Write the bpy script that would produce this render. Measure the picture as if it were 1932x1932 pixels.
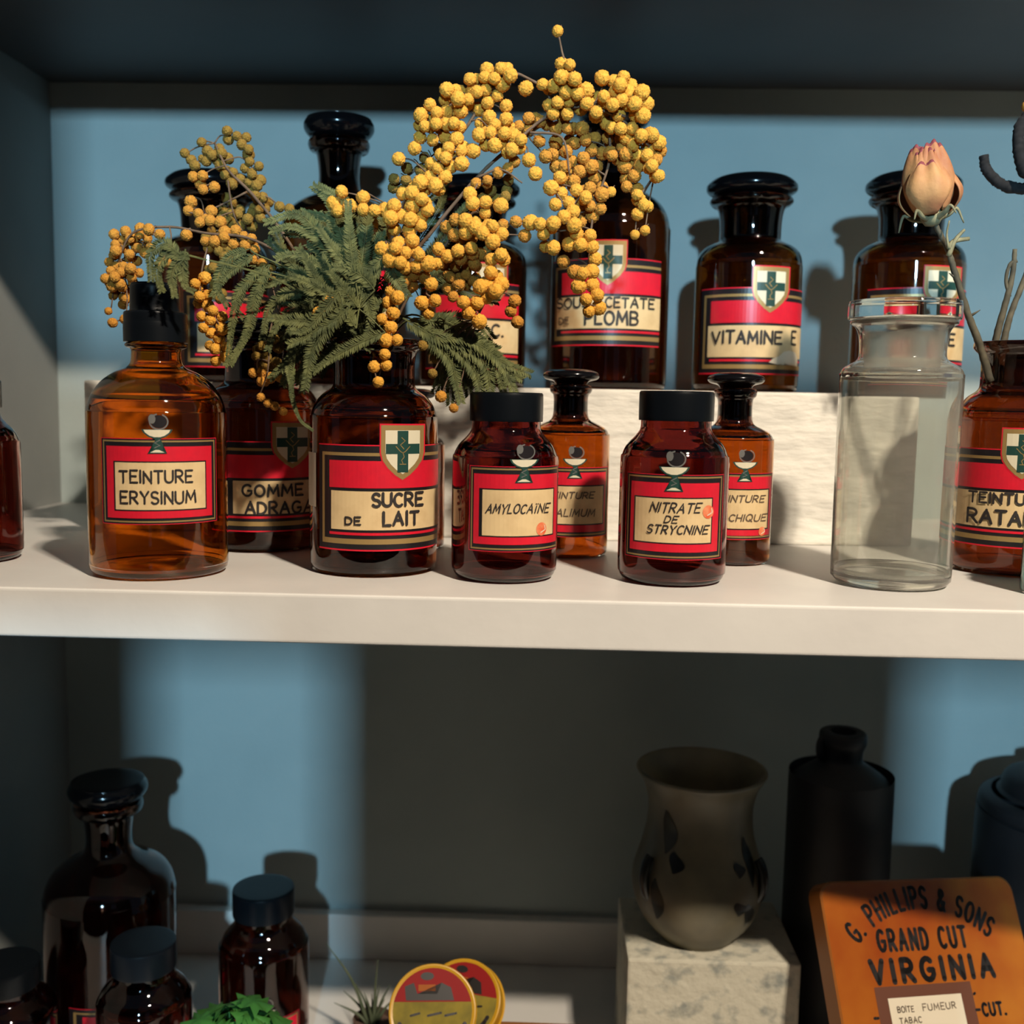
import bpy, bmesh, math, random
from mathutils import Vector, Matrix
from math import sin, cos, pi, asin, radians as RAD

S = bpy.context.scene
for o in list(bpy.data.objects):
    bpy.data.objects.remove(o)
COL = S.collection

# ------------------------------------------------------------------ camera
CM = [[0.999364, -0.020885, 0.028913], [0.03098, 0.106561, -0.993823], [0.017675, 0.994087, 0.10714]]
cd = bpy.data.cameras.new('camera')
cd.sensor_width = 36.0
cd.lens = 37.137
cd.clip_start = 0.01
cd.dof.use_dof = True
cd.dof.focus_distance = 0.60
cd.dof.aperture_fstop = 7.0
cam = bpy.data.objects.new('camera', cd)
COL.objects.link(cam)
cam.matrix_world = Matrix.Translation((0, -0.52, 0.09967)) @ Matrix(CM).to_4x4()
S.camera = cam

# ------------------------------------------------------------------ world, lights, exposure
w = bpy.data.worlds.new('dim_room')
S.world = w
w.use_nodes = True
bg = w.node_tree.nodes['Background']
bg.inputs[0].default_value = (0.55, 0.70, 1.0, 1)
bg.inputs[1].default_value = 0.062
vs = S.view_settings
vs.view_transform = 'Standard'
vs.look = 'None'
vs.gamma = 1.0
vs.use_curve_mapping = False
vs.exposure = 0.0
S.display_settings.display_device = 'sRGB'
cy = S.cycles
cy.max_bounces = 14
cy.transmission_bounces = 14
cy.glossy_bounces = 6
cy.diffuse_bounces = 4
cy.transparent_max_bounces = 8
cy.caustics_refractive = True
cy.caustics_reflective = False
cy.sample_clamp_indirect = 6.0
cy.blur_glossy = 0.5
cy.use_denoising = True


def lamp(name, kind, loc, color, energy, size=0.03, aim=None, size_y=None):
    ld = bpy.data.lights.new(name, kind)
    ld.energy = energy
    ld.color = color
    if kind == 'AREA':
        ld.shape = 'RECTANGLE'
        ld.size = size
        ld.size_y = size_y or size
    else:
        ld.shadow_soft_size = size
    o = bpy.data.objects.new(name, ld)
    COL.objects.link(o)
    o.location = loc
    if aim:
        o.rotation_euler = (Vector(aim) - Vector(loc)).to_track_quat('-Z', 'Y').to_euler()
    return o


WARM = (1.0, 0.86, 0.69)
lamp('ceiling_bulb_light', 'POINT', (0.545, -0.98, 1.09), WARM, 80, 0.025)
lamp('ceiling_bulb_light', 'POINT', (0.605, -0.98, 1.10), WARM, 80, 0.025)
lamp('window_daylight', 'AREA', (0.08, -2.6, 0.56), (0.41, 0.73, 0.95), 70, 0.07, (0.05, 0.3, 0.1), 0.09)

# ------------------------------------------------------------------ materials
MATS = {}


def nodes_of(m):
    m.use_nodes = True
    nt = m.node_tree
    return nt, nt.nodes['Principled BSDF']


def plain(name, col, rough=0.5, metal=0.0, spec=0.5, coat=0.0):
    m = bpy.data.materials.new(name)
    nt, b = nodes_of(m)
    b.inputs['Base Color'].default_value = (*col, 1)
    b.inputs['Roughness'].default_value = rough
    b.inputs['Metallic'].default_value = metal
    b.inputs['Specular IOR Level'].default_value = spec
    b.inputs['Coat Weight'].default_value = coat
    MATS[name] = m
    return m


def mottled(name, c1, c2, scale, rough=0.6, bump=0.0, bscale=None, lo=0.35, hi=0.65, detail=4, stretch=(1, 1, 1)):
    m = plain(name, c1, rough)
    nt, b = nodes_of(m)
    tc = nt.nodes.new('ShaderNodeTexCoord')
    mp = nt.nodes.new('ShaderNodeMapping')
    mp.inputs['Scale'].default_value = stretch
    nt.links.new(tc.outputs['Object'], mp.inputs['Vector'])
    n = nt.nodes.new('ShaderNodeTexNoise')
    n.inputs['Scale'].default_value = scale
    n.inputs['Detail'].default_value = detail
    nt.links.new(mp.outputs['Vector'], n.inputs['Vector'])
    r = nt.nodes.new('ShaderNodeValToRGB')
    r.color_ramp.elements[0].position = lo
    r.color_ramp.elements[1].position = hi
    r.color_ramp.elements[0].color = (*c1, 1)
    r.color_ramp.elements[1].color = (*c2, 1)
    nt.links.new(n.outputs['Fac'], r.inputs['Fac'])
    nt.links.new(r.outputs['Color'], b.inputs['Base Color'])
    if bump:
        n2 = nt.nodes.new('ShaderNodeTexNoise')
        n2.inputs['Scale'].default_value = bscale or scale
        n2.inputs['Detail'].default_value = 5
        nt.links.new(mp.outputs['Vector'], n2.inputs['Vector'])
        bp = nt.nodes.new('ShaderNodeBump')
        bp.inputs['Strength'].default_value = bump
        bp.inputs['Distance'].default_value = 0.002
        nt.links.new(n2.outputs['Fac'], bp.inputs['Height'])
        nt.links.new(bp.outputs['Normal'], b.inputs['Normal'])
    return m


def glass(name, col, rough=0.0, dust=0.0):
    m = bpy.data.materials.new(name)
    nt, b = nodes_of(m)
    b.inputs['Base Color'].default_value = (*col, 1)
    b.inputs['Transmission Weight'].default_value = 1.0
    b.inputs['Roughness'].default_value = rough
    b.inputs['IOR'].default_value = 1.48
    b.inputs['Coat Weight'].default_value = 0.25
    b.inputs['Coat Roughness'].default_value = 0.05
    if dust:
        d = nt.nodes.new('ShaderNodeBsdfDiffuse')
        d.inputs[0].default_value = (0.62, 0.60, 0.53, 1)
        tc = nt.nodes.new('ShaderNodeTexCoord')
        n = nt.nodes.new('ShaderNodeTexNoise')
        n.inputs['Scale'].default_value = 60
        n.inputs['Detail'].default_value = 6
        nt.links.new(tc.outputs['Object'], n.inputs['Vector'])
        mr = nt.nodes.new('ShaderNodeMapRange')
        mr.inputs[3].default_value = dust * 0.6
        mr.inputs[4].default_value = dust * 1.4
        nt.links.new(n.outputs['Fac'], mr.inputs[0])
        mx = nt.nodes.new('ShaderNodeMixShader')
        nt.links.new(mr.outputs[0], mx.inputs[0])
        nt.links.new(b.outputs[0], mx.inputs[1])
        nt.links.new(d.outputs[0], mx.inputs[2])
        nt.links.new(mx.outputs[0], nt.nodes['Material Output'].inputs[0])
    MATS[name] = m
    return m


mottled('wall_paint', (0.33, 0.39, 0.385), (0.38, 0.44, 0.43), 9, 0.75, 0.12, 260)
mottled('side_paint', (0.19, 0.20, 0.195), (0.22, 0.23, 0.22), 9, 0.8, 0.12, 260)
mottled('shelf_paint', (0.64, 0.62, 0.585), (0.70, 0.68, 0.64), 14, 0.42, 0.06, 180)
mottled('overhead_shade', (0.040, 0.037, 0.038), (0.048, 0.045, 0.046), 14, 0.5)  # near-black base colour holds the shade beneath the top board
mottled('mask_dark', (0.04, 0.04, 0.045), (0.05, 0.05, 0.05), 3, 0.9)  # dark finish of the added light mask, keeps bounce low
mottled('block_white', (0.80, 0.77, 0.69), (0.62, 0.60, 0.54), 55, 0.9, 0.9, 110, 0.42, 0.72, 6, (0.55, 1, 1.6))
mottled('block_pitted', (0.52, 0.49, 0.39), (0.25, 0.26, 0.23), 75, 0.9, 0.8, 130, 0.52, 0.70, 3)
glass('amber_light', (0.80, 0.36, 0.07))
glass('amber', (0.60, 0.25, 0.06))
glass('amber_dark', (0.46, 0.16, 0.05))
glass('amber_plum', (0.36, 0.105, 0.08))
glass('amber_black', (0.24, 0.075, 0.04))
glass('amber_neck', (0.16, 0.06, 0.035))
glass('clear_glass', (0.93, 0.94, 0.89), 0.0, 0.115)
glass('ground_glass', (0.92, 0.92, 0.84), 0.3, 0.22)
glass('stopper_glass', (0.93, 0.94, 0.90), 0.02)
glass('teal_glass', (0.25, 0.62, 0.60))
plain('black_stopper', (0.004, 0.004, 0.005), 0.14, 0, 0.4)
plain('black_cap', (0.004, 0.0055, 0.0075), 0.30, 0, 0.22)
mottled('label_red', (0.62, 0.012, 0.030), (0.56, 0.012, 0.03), 200, 0.34)
plain('label_black', (0.012, 0.010, 0.012), 0.35)
plain('label_gold', (0.36, 0.24, 0.09), 0.38, 0.35)
mottled('label_cream', (0.66, 0.49, 0.26), (0.52, 0.36, 0.18), 90, 0.55, 0, None, 0.45, 0.85)
plain('label_ivory', (0.62, 0.57, 0.42), 0.5)
plain('label_green', (0.012, 0.050, 0.040), 0.4)
plain('label_silver', (0.20, 0.20, 0.19), 0.35, 0.4)
plain('ink', (0.018, 0.014, 0.014), 0.6)
plain('ink_faded', (0.10, 0.065, 0.04), 0.6)
mottled('sticker_red', (0.66, 0.10, 0.035), (0.72, 0.26, 0.12), 260, 0.5)
plain('paper_white', (0.66, 0.58, 0.44), 0.6)
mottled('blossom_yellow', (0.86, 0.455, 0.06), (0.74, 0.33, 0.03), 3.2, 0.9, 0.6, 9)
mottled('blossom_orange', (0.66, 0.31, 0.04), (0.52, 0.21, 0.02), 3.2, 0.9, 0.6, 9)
mottled('blossom_shaded', (0.34, 0.21, 0.032), (0.24, 0.13, 0.016), 3.2, 0.9, 0.6, 9)  # darker copy of the blossom yellow, shade mixed into the colour
mottled('leaf_green', (0.052, 0.066, 0.020), (0.135, 0.145, 0.045), 160, 0.8)
mottled('twig', (0.10, 0.060, 0.035), (0.16, 0.10, 0.06), 200, 0.8)
mottled('dry_stem', (0.05, 0.045, 0.03), (0.105, 0.09, 0.055), 130, 0.8)
mottled('dry_leaf', (0.28, 0.25, 0.14), (0.14, 0.13, 0.07), 130, 0.8)
mottled('rose_petal', (0.52, 0.26, 0.10), (0.34, 0.125, 0.055), 45, 0.7, 0.3, 150)
plain('rose_edge', (0.20, 0.04, 0.05), 0.8)
mottled('black_fuzz', (0.003, 0.003, 0.004), (0.008, 0.008, 0.010), 300, 0.9)
mottled('stoneware', (0.18, 0.155, 0.095), (0.10, 0.09, 0.06), 22, 0.45, 0.2, 60)
plain('dark_glaze', (0.010, 0.011, 0.009), 0.3)
mottled('dark_stoneware', (0.005, 0.0055, 0.007), (0.011, 0.011, 0.013), 30, 0.55)
mottled('tin_orange', (0.36, 0.105, 0.010), (0.26, 0.048, 0.005), 16, 0.25)
plain('tin_edge', (0.30, 0.10, 0.02), 0.3)
plain('tin_ink', (0.014, 0.011, 0.010), 0.4)
plain('tin_brown', (0.12, 0.042, 0.022), 0.4)
plain('tin_red', (0.24, 0.008, 0.008), 0.6, 0, 0.2)
plain('tin_yellow', (0.50, 0.27, 0.012), 0.35)
mottled('tin_olive', (0.15, 0.12, 0.012), (0.24, 0.18, 0.015), 90, 0.8)
mottled('box_wood', (0.28, 0.11, 0.03), (0.20, 0.07, 0.02), 30, 0.5, 0, None, 0.3, 0.7, 4, (0.3, 1, 4))
mottled('plant_green', (0.022, 0.10, 0.014), (0.04, 0.16, 0.022), 60, 0.6)
mottled('spike_green', (0.05, 0.075, 0.04), (0.10, 0.12, 0.07), 60, 0.6)
mottled('pot_clay', (0.09, 0.05, 0.035), (0.12, 0.07, 0.05), 40, 0.8)


# ------------------------------------------------------------------ mesh helpers
def obj(name, bm, mats, parent=None, smooth=False, angle=None):
    me = bpy.data.meshes.new(name)
    bm.to_mesh(me)
    bm.free()
    if isinstance(mats, str):
        mats = [mats]
    for k in mats:
        me.materials.append(MATS[k])
    if smooth:
        for p in me.polygons:
            p.use_smooth = True
    o = bpy.data.objects.new(name, me)
    COL.objects.link(o)
    if parent:
        o.parent = parent
    if angle is not None:
        try:
            me.set_sharp_from_angle(angle=RAD(angle))
        except Exception:
            pass
    return o


def thing(name, label, cat, loc=(0, 0, 0), rz=0, group=None):
    o = bpy.data.objects.new(name, None)
    o.empty_display_size = 0.02
    COL.objects.link(o)
    o.location = loc
    o.rotation_euler = (0, 0, rz)
    return tag(o, label, cat, group)


def tag(o, label, cat, group=None):
    o['label'] = label
    o['category'] = cat
    if group:
        o['group'] = group
    return o


def struct(o):
    o['kind'] = 'structure'
    return o


def lathe(bm, prof, n=56, mi=0, cap_ends=False, rot=None):
    """prof = list of (r, z); r=0 ends become poles"""
    rings = []
    for r, z in prof:
        if r < 1e-6:
            rings.append([bm.verts.new((0, 0, z))])
        else:
            rings.append([bm.verts.new((r * cos(2 * pi * i / n), r * sin(2 * pi * i / n), z)) for i in range(n)])
    fs = []
    for a, b in zip(rings[:-1], rings[1:]):
        for i in range(n):
            j = (i + 1) % n
            if len(a) == 1 and len(b) == 1:
                continue
            if len(a) == 1:
                f = bm.faces.new((a[0], b[j], b[i]))
            elif len(b) == 1:
                f = bm.faces.new((a[i], a[j], b[0]))
            else:
                f = bm.faces.new((a[i], a[j], b[j], b[i]))
            f.material_index = mi
            fs.append(f)
    if rot is not None:
        vs_ = [v for r in rings for v in r]
        bmesh.ops.transform(bm, matrix=rot, verts=vs_)
    return fs


def smooth_profile(pts, steps=4):
    """Catmull-Rom through points, a third value 1 marks a hard corner"""
    out = []
    n = len(pts)
    for i in range(n - 1):
        p1, p2 = pts[i], pts[i + 1]
        p0 = pts[i - 1] if i > 0 and len(p1) < 3 else p1
        p3 = pts[i + 2] if i + 2 < n and len(p2) < 3 else p2
        for s in range(steps):
            t = s / steps
            v = []
            for k in (0, 1):
                a, b, c, d = p0[k], p1[k], p2[k], p3[k]
                v.append(0.5 * ((2 * b) + (-a + c) * t + (2 * a - 5 * b + 4 * c - d) * t * t + (-a + 3 * b - 3 * c + d) * t ** 3))
            out.append((max(0.0, v[0]), v[1]))
    out.append((pts[-1][0], pts[-1][1]))
    return out


def box(bm, x0, x1, y0, y1, z0, z1, mi=0):
    vs_ = [bm.verts.new((x, y, z)) for x in (x0, x1) for y in (y0, y1) for z in (z0, z1)]
    for f in ((0, 1, 3, 2), (4, 6, 7, 5), (0, 4, 5, 1), (2, 3, 7, 6), (0, 2, 6, 4), (1, 5, 7, 3)):
        bm.faces.new([vs_[i] for i in f]).material_index = mi
    return vs_


def bev(bm, off, seg=2, verts=None):
    bmesh.ops.bevel(bm, geom=list(bm.edges), offset=off, segments=seg, profile=0.6, affect='EDGES')


def catmull(pts, per=6):
    P = [Vector(p) for p in pts]
    if len(P) < 2:
        return P
    P = [P[0] * 2 - P[1]] + P + [P[-1] * 2 - P[-2]]
    out = []
    for i in range(1, len(P) - 2):
        a, b, c, d = P[i - 1:i + 3]
        for s in range(per):
            t = s / per
            out.append(0.5 * ((2 * b) + (c - a) * t + (2 * a - 5 * b + 4 * c - d) * t * t + (-a + 3 * b - 3 * c + d) * t ** 3))
    out.append(P[-2])
    return out


def tube(bm, pts, r0, r1=None, n=7, mi=0, jitter=0.0, rng=random):
    if r1 is None:
        r1 = r0
    pts = [Vector(p) for p in pts]
    m = len(pts)
    t = (pts[1] - pts[0]).normalized()
    nrm = t.orthogonal().normalized()
    rings = []
    for i, p in enumerate(pts):
        tt = (pts[min(i + 1, m - 1)] - pts[max(i - 1, 0)])
        tt = tt.normalized() if tt.length > 1e-9 else t
        nrm = (nrm - tt * nrm.dot(tt)).normalized()
        bi = tt.cross(nrm)
        r = r0 + (r1 - r0) * i / (m - 1)
        ring = []
        for k in range(n):
            rr = r * (1 + jitter * rng.uniform(-1, 1))
            ring.append(bm.verts.new(p + rr * (cos(2 * pi * k / n) * nrm + sin(2 * pi * k / n) * bi)))
        rings.append(ring)
    for a, b in zip(rings[:-1], rings[1:]):
        for k in range(n):
            j = (k + 1) % n
            bm.faces.new((a[k], a[j], b[j], b[k])).material_index = mi
    for ring, rev in ((rings[0], True), (rings[-1], False)):
        bm.faces.new(ring[::-1] if rev else ring).material_index = mi


# ------------------------------------------------------------------ hand lettering: stroke letters
def arc(cx, cy, rx, ry, a0, a1, n=7):
    return [(cx + rx * cos(RAD(a0 + (a1 - a0) * i / n)), cy + ry * sin(RAD(a0 + (a1 - a0) * i / n))) for i in range(n + 1)]


GL = {
    'A': (.70, [[(0, 0), (.36, 1), (.70, 0)], [(.12, .36), (.58, .36)]]),
    'B': (.58, [[(0, 0), (0, 1)], [(0, 1)] + arc(.28, .76, .26, .24, 90, -90) + [(0, .52)], [(0, .52)] + arc(.3, .26, .28, .26, 90, -90) + [(0, 0)]]),
    'C': (.62, [arc(.36, .5, .36, .5, 50, 310, 12)]),
    'D': (.64, [[(0, 0), (0, 1)], [(0, 1)] + arc(.2, .5, .44, .5, 90, -90, 10) + [(0, 0)]]),
    'E': (.55, [[(.55, 1), (0, 1), (0, 0), (.55, 0)], [(0, .52), (.45, .52)]]),
    'F': (.52, [[(.52, 1), (0, 1), (0, 0)], [(0, .52), (.42, .52)]]),
    'G': (.68, [arc(.36, .5, .36, .5, 50, 330, 12) + [(.68, .46), (.42, .46)]]),
    'H': (.62, [[(0, 0), (0, 1)], [(.62, 0), (.62, 1)], [(0, .5), (.62, .5)]]),
    'I': (.06, [[(.03, 0), (.03, 1)]]),
    'L': (.50, [[(0, 1), (0, 0), (.5, 0)]]),
    'M': (.80, [[(0, 0), (.08, 1), (.40, .25), (.72, 1), (.80, 0)]]),
    'N': (.64, [[(0, 0), (0, 1), (.64, 0), (.64, 1)]]),
    'O': (.72, [arc(.36, .5, .36, .5, 90, 450, 16)]),
    'P': (.56, [[(0, 0), (0, 1)], [(0, 1)] + arc(.28, .74, .28, .26, 90, -90) + [(0, .48)]]),
    'Q': (.74, [arc(.36, .5, .36, .5, 90, 450, 16), [(.45, .25), (.75, -.08)]]),
    'R': (.60, [[(0, 0), (0, 1)], [(0, 1)] + arc(.28, .74, .27, .26, 90, -90) + [(0, .48)], [(.22, .48), (.60, 0)]]),
    'S': (.56, [arc(.28, .75, .26, .25, 30, 250, 9) + arc(.28, .25, .28, .25, 80, -150, 9)]),
    'T': (.64, [[(0, 1), (.64, 1)], [(.32, 1), (.32, 0)]]),
    'U': (.64, [[(0, 1), (0, .3)] + arc(.32, .32, .32, .32, 180, 360, 8) + [(.64, 1)]]),
    'V': (.66, [[(0, 1), (.33, 0), (.66, 1)]]),
    'Y': (.64, [[(0, 1), (.32, .5), (.64, 1)], [(.32, .5), (.32, 0)]]),
    '&': (.70, [[(.7, 0), (.16, .72)] + arc(.32, .82, .17, .17, 200, -20, 7) + [(.08, .4)] + arc(.28, .22, .26, .22, 150, 300, 7) + [(.66, .42)]]),
    '.': (.08, [[(0, 0), (.06, 0)]]), '-': (.34, [[(0, .42), (.34, .42)]]), ' ': (.34, []), "'": (.06, [[(.03, 1), (.03, .8)]]),
    '*': (.62, [[(0, 0), (0, .7), (.62, 0), (.62, .7)]]),
}
GL['I"'] = (.30, [[(.15, 0), (.15, .75)], [(.02, 1), (.04, 1)], [(.26, 1), (.28, 1)]])


def text_strokes(txt, x0, x1, z0, z1, rng=None, slant=0.0, wob=0.03, gap=.24, arcing=None):
    """strokes (lists of points) of txt fitted in the rectangle"""
    toks = []
    for ch in txt:
        toks.append('I"' if ch == '\u00cf' else ch)
    W = sum(GL[c][0] for c in toks) + gap * (len(toks) - 1)
    sx = (x1 - x0) / W
    h = z1 - z0
    out = []
    cx = 0
    rng = rng or random.Random(len(txt) + ord(txt[0]))
    for c in toks:
        wd, strokes = GL[c]
        dz = rng.uniform(-wob, wob) * h
        sc = 1 + rng.uniform(-wob, wob)
        for st in strokes:
            pts = []
            for (a, b) in st:
                x = x0 + (cx + a * sc) * sx + slant * b * h
                z = z0 + b * sc * h + dz
                if arcing:
                    acx, acz, ar, span = arcing
                    t = (x - x0) / (x1 - x0)
                    th = RAD(90 + span * (0.5 - t))
                    rr = ar + (z - z0)
                    x, z = acx + rr * cos(th), acz + rr * sin(th)
                pts.append((x, z))
            out.append(pts)
        cx += wd + gap
    return out


class Decal:
    """flat artwork laid on a cylinder of radius R (or a plane when R is None)"""

    def __init__(self, R, step=0.0025):
        self.R, self.step = R, step
        self.bm = bmesh.new()
        self.mats = []

    def mi(self, m):
        if m not in self.mats:
            self.mats.append(m)
        return self.mats.index(m)

    def pt(self, u, v, lay):
        d = lay * 0.00010
        if self.R is None:
            return (u, -d, v)
        th = u / self.R
        r = self.R + d
        return (r * sin(th), -r * cos(th), v)

    def rect(self, u0, u1, v0, v1, m, lay):
        n = max(1, int(abs(u1 - u0) / self.step) + 1)
        a = [self.bm.verts.new(self.pt(u0 + (u1 - u0) * i / n, v0, lay)) for i in range(n + 1)]
        b = [self.bm.verts.new(self.pt(u0 + (u1 - u0) * i / n, v1, lay)) for i in range(n + 1)]
        k = self.mi(m)
        for i in range(n):
            self.bm.faces.new((a[i], a[i + 1], b[i + 1], b[i])).material_index = k

    def frame(self, u0, u1, v0, v1, t, m, lay):
        self.rect(u0, u1, v0, v0 + t, m, lay)
        self.rect(u0, u1, v1 - t, v1, m, lay)
        self.rect(u0, u0 + t, v0 + t, v1 - t, m, lay)
        self.rect(u1 - t, u1, v0 + t, v1 - t, m, lay)

    def poly(self, pts, m, lay):
        b2 = bmesh.new()
        f = b2.faces.new([b2.verts.new((p[0], 0, p[1])) for p in pts])
        if f.normal.y > 0 or f.calc_area() == 0:
            pass
        bmesh.ops.triangulate(b2, faces=[f])
        if self.R is not None:
            us = [p[0] for p in pts]
            u = math.floor(min(us) / self.step) * self.step
            while u < max(us):
                bmesh.ops.bisect_plane(b2, geom=list(b2.verts) + list(b2.edges) + list(b2.faces), plane_co=(u, 0, 0), plane_no=(1, 0, 0))
                u += self.step
        bmesh.ops.recalc_face_normals(b2, faces=list(b2.faces))
        k = self.mi(m)
        mp = {v: self.bm.verts.new(self.pt(v.co.x, v.co.z, lay)) for v in b2.verts}
        for fc in b2.faces:
            if fc.calc_area() < 1e-12:
                continue
            n = fc.normal.y
            vs_ = [mp[v] for v in fc.verts]
            if n > 0:
                vs_.reverse()
            self.bm.faces.new(vs_).material_index = k
        b2.free()

    def disc(self, u, v, r, m, lay, ry=None, n=18):
        self.poly([(u + r * cos(2 * pi * i / n), v + (ry or r) * sin(2 * pi * i / n)) for i in range(n)], m, lay)

    def strokes(self, sts, wd, m, lay, taper=False):
        k = self.mi(m)
        h = wd / 2
        for st in sts:
            fine = []
            for a, b in zip(st[:-1], st[1:]):
                L = math.hypot(b[0] - a[0], b[1] - a[1])
                n = max(1, int(L / 0.0015))
                for i in range(n):
                    fine.append((a[0] + (b[0] - a[0]) * i / n, a[1] + (b[1] - a[1]) * i / n))
            fine.append(st[-1])
            le, ri = [], []
            n = len(fine)
            for i, p in enumerate(fine):
                q0, q1 = fine[max(0, i - 1)], fine[min(n - 1, i + 1)]
                dx, dz = q1[0] - q0[0], q1[1] - q0[1]
                L = math.hypot(dx, dz) or 1
                nx, nz = -dz / L, dx / L
                mit = 1.0
                le.append((p[0] + nx * h * mit, p[1] + nz * h * mit))
                ri.append((p[0] - nx * h * mit, p[1] - nz * h * mit))
            A = [self.bm.verts.new(self.pt(*p, lay)) for p in le]
            B = [self.bm.verts.new(self.pt(*p, lay)) for p in ri]
            for i in range(n - 1):
                self.bm.faces.new((B[i], B[i + 1], A[i + 1], A[i])).material_index = k
            for p in [st[0], st[-1]] + st[1:-1]:
                c = [self.bm.verts.new(self.pt(p[0] + h * cos(2 * pi * i / 8), p[1] + h * sin(2 * pi * i / 8), lay)) for i in range(8)]
                self.bm.faces.new(c).material_index = k

    def done(self, name, parent):
        return obj(name, self.bm, self.mats, parent)


# ------------------------------------------------------------------ setting
XL, XR, YW, ZT, ZB = -0.4305, 0.66, 0.408, 0.3618, -0.4158
b = bmesh.new(); box(b, -0.62, 0.85, YW, YW + 0.03, -0.60, 0.62)
struct(obj('wall_back', b, 'wall_paint'))
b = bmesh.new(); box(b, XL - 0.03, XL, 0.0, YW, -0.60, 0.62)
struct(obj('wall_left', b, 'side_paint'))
b = bmesh.new(); box(b, XR, XR + 0.03, 0.0, YW, -0.60, 0.62)
struct(obj('wall_right', b, 'wall_paint'))
b = bmesh.new()
for r in ((-1.6, -0.187, -1.2, 0.62), (0.45, 1.6, -1.2, 0.62), (-0.24, 0.45, -1.2, -0.12), (-0.24, 0.45, 0.50, 0.62),
          (-0.24, -0.150, -0.12, 0.200), (-0.060, 0.216, -0.12, 0.200), (-0.24, 0.45, 0.200, 0.330)):
    box(b, r[0], r[1], -1.02, -1.0, r[2], r[3])
struct(obj('added_light_mask', b, 'mask_dark'))  # added unseen panel, its openings shape the window light into patches
b = bmesh.new(); box(b, XL, XR, YW - 0.012, YW, ZB, ZB + 0.043); bev(b, 0.0015)
struct(obj('trim_1', b, 'shelf_paint'))


def shelf(name, label, y0, z0, z1, mat='shelf_paint'):
    b = bmesh.new()
    box(b, XL, XR, y0, YW, z0, z1)
    bev(b, 0.0016, 3)
    o = obj(name, b, mat)
    return tag(o, label, 'shelf')


shelf('shelf_board', 'thick white painted shelf board carrying the mimosa and the lettered bottles', 0.0, -0.0255, 0.0)
shelf('shelf_board', 'dark shadowed shelf board overhead, seen from underneath', 0.06, ZT, ZT + 0.026, 'overhead_shade')
shelf('shelf_board', 'lowest shelf board under the tins, plants and speckled block', 0.0, ZB - 0.026, ZB)


def rough_block(name, label, x0, x1, y0, y1, z0, z1, mat, seed, amp=0.0008):
    rng = random.Random(seed)
    b = bmesh.new()
    box(b, x0, x1, y0, y1, z0, z1)
    bev(b, 0.002, 2)
    o = obj(name, b, mat)
    return tag(o, label, 'block')


BH = 0.1071
rough_block('masonry_block', 'long white rough masonry block propping up the back row of bottles', -0.328, 0.262, 0.2262, 0.400, 0, BH, 'block_white', 1)
rough_block('masonry_block', 'speckled pale masonry block under the stoneware vase', 0.0695, 0.1965, 0.220, 0.318, ZB, -0.309, 'block_pitted', 2)

# ------------------------------------------------------------------ bottles
# profiles: (half width, height from base) in units where body half width = 1
ACCESS = {}


def facing(x, y):
    return math.atan2(-x, 0.52 + y)


def px_profile(pts, R, H, rpx, yb, yt):
    return [((p[0] / rpx) * R, H * (yb - p[1]) / (yb - yt)) + tuple(p[2:]) for p in pts]


T1_BODY = [(0, 731), (60, 732), (88, 734, 1), (97, 730), (99.5, 720), (100, 700), (100, 520), (99.5, 500), (96, 480), (86, 466), (70, 457), (59, 452), (57.5, 440), (58, 420), (60, 402), (64, 391), (73, 386), (78, 380), (76, 374), (68, 373, 1), (62, 373, 1),
           (57, 385), (54, 400), (53.5, 452), (64, 462), (84, 473), (94, 490), (96, 520), (96, 716), (90, 724), (0, 725)]
T1_STOP = [(0, 329), (40, 331), (68, 337), (82, 347), (85, 354), (83, 361), (74, 367), (63, 370), (60, 374, 1), (55, 385), (52, 404), (51, 450), (48, 453, 1), (0, 453)]
T2_BODY = [(0, 731), (60, 732), (98, 735, 1), (108, 730), (110.5, 718), (111, 700), (111, 470), (110, 440), (104, 415), (92, 396), (72, 380), (50, 368), (41, 356), (38, 335), (40, 305), (44, 288), (54, 284), (58, 274), (56, 265), (48, 263, 1), (42, 263, 1),
           (38, 290), (34, 335), (36, 362), (66, 386), (90, 404), (102, 425), (106, 470), (106, 715), (98, 724), (0, 725)]
T2_STOP = [(0, 223), (54, 223), (61, 226), (66, 236), (65, 246), (58, 256), (51, 260), (42, 264, 1), (37, 290), (32, 345), (28, 350, 1), (0, 350)]
T3_BODY = [(0, 1107), (50, 1108), (80, 1111, 1), (94, 1105), (100, 1092), (102, 1070), (102, 885), (99, 862), (90, 842), (76, 826), (67, 812), (66, 795, 1), (66, 765), (62, 748, 1), (57, 748, 1),
           (57, 812), (70, 834), (88, 852), (95, 876), (97, 1075), (92, 1094), (78, 1100), (0, 1100)]
T3_CAP = [(0, 738), (62, 738), (68, 740), (70, 746), (70, 790), (69, 795, 1), (66.3, 795, 1), (66.3, 744, 1), (0, 744)]
T4_BODY = [(0, 1096), (60, 1097), (105, 1100, 1), (120, 1094), (125, 1080), (125, 1050), (125, 810), (123, 780), (115, 752), (98, 726), (76, 708), (54, 697), (46, 688), (44, 672), (45, 662), (53, 658), (55, 653), (50, 649), (44, 648, 1), (44, 600, 1), (40, 600, 1),
           (40, 690), (60, 706), (95, 732), (112, 758), (119, 790), (120, 1070), (114, 1085), (90, 1090), (0, 1090)]
T4_CAP = [(0, 535), (38, 535), (42, 538), (44, 545), (45, 586), (53, 590), (56, 594), (56, 612), (57, 614), (57, 648, 1), (45.5, 648, 1), (45.5, 596, 1), (0, 596)]
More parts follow.
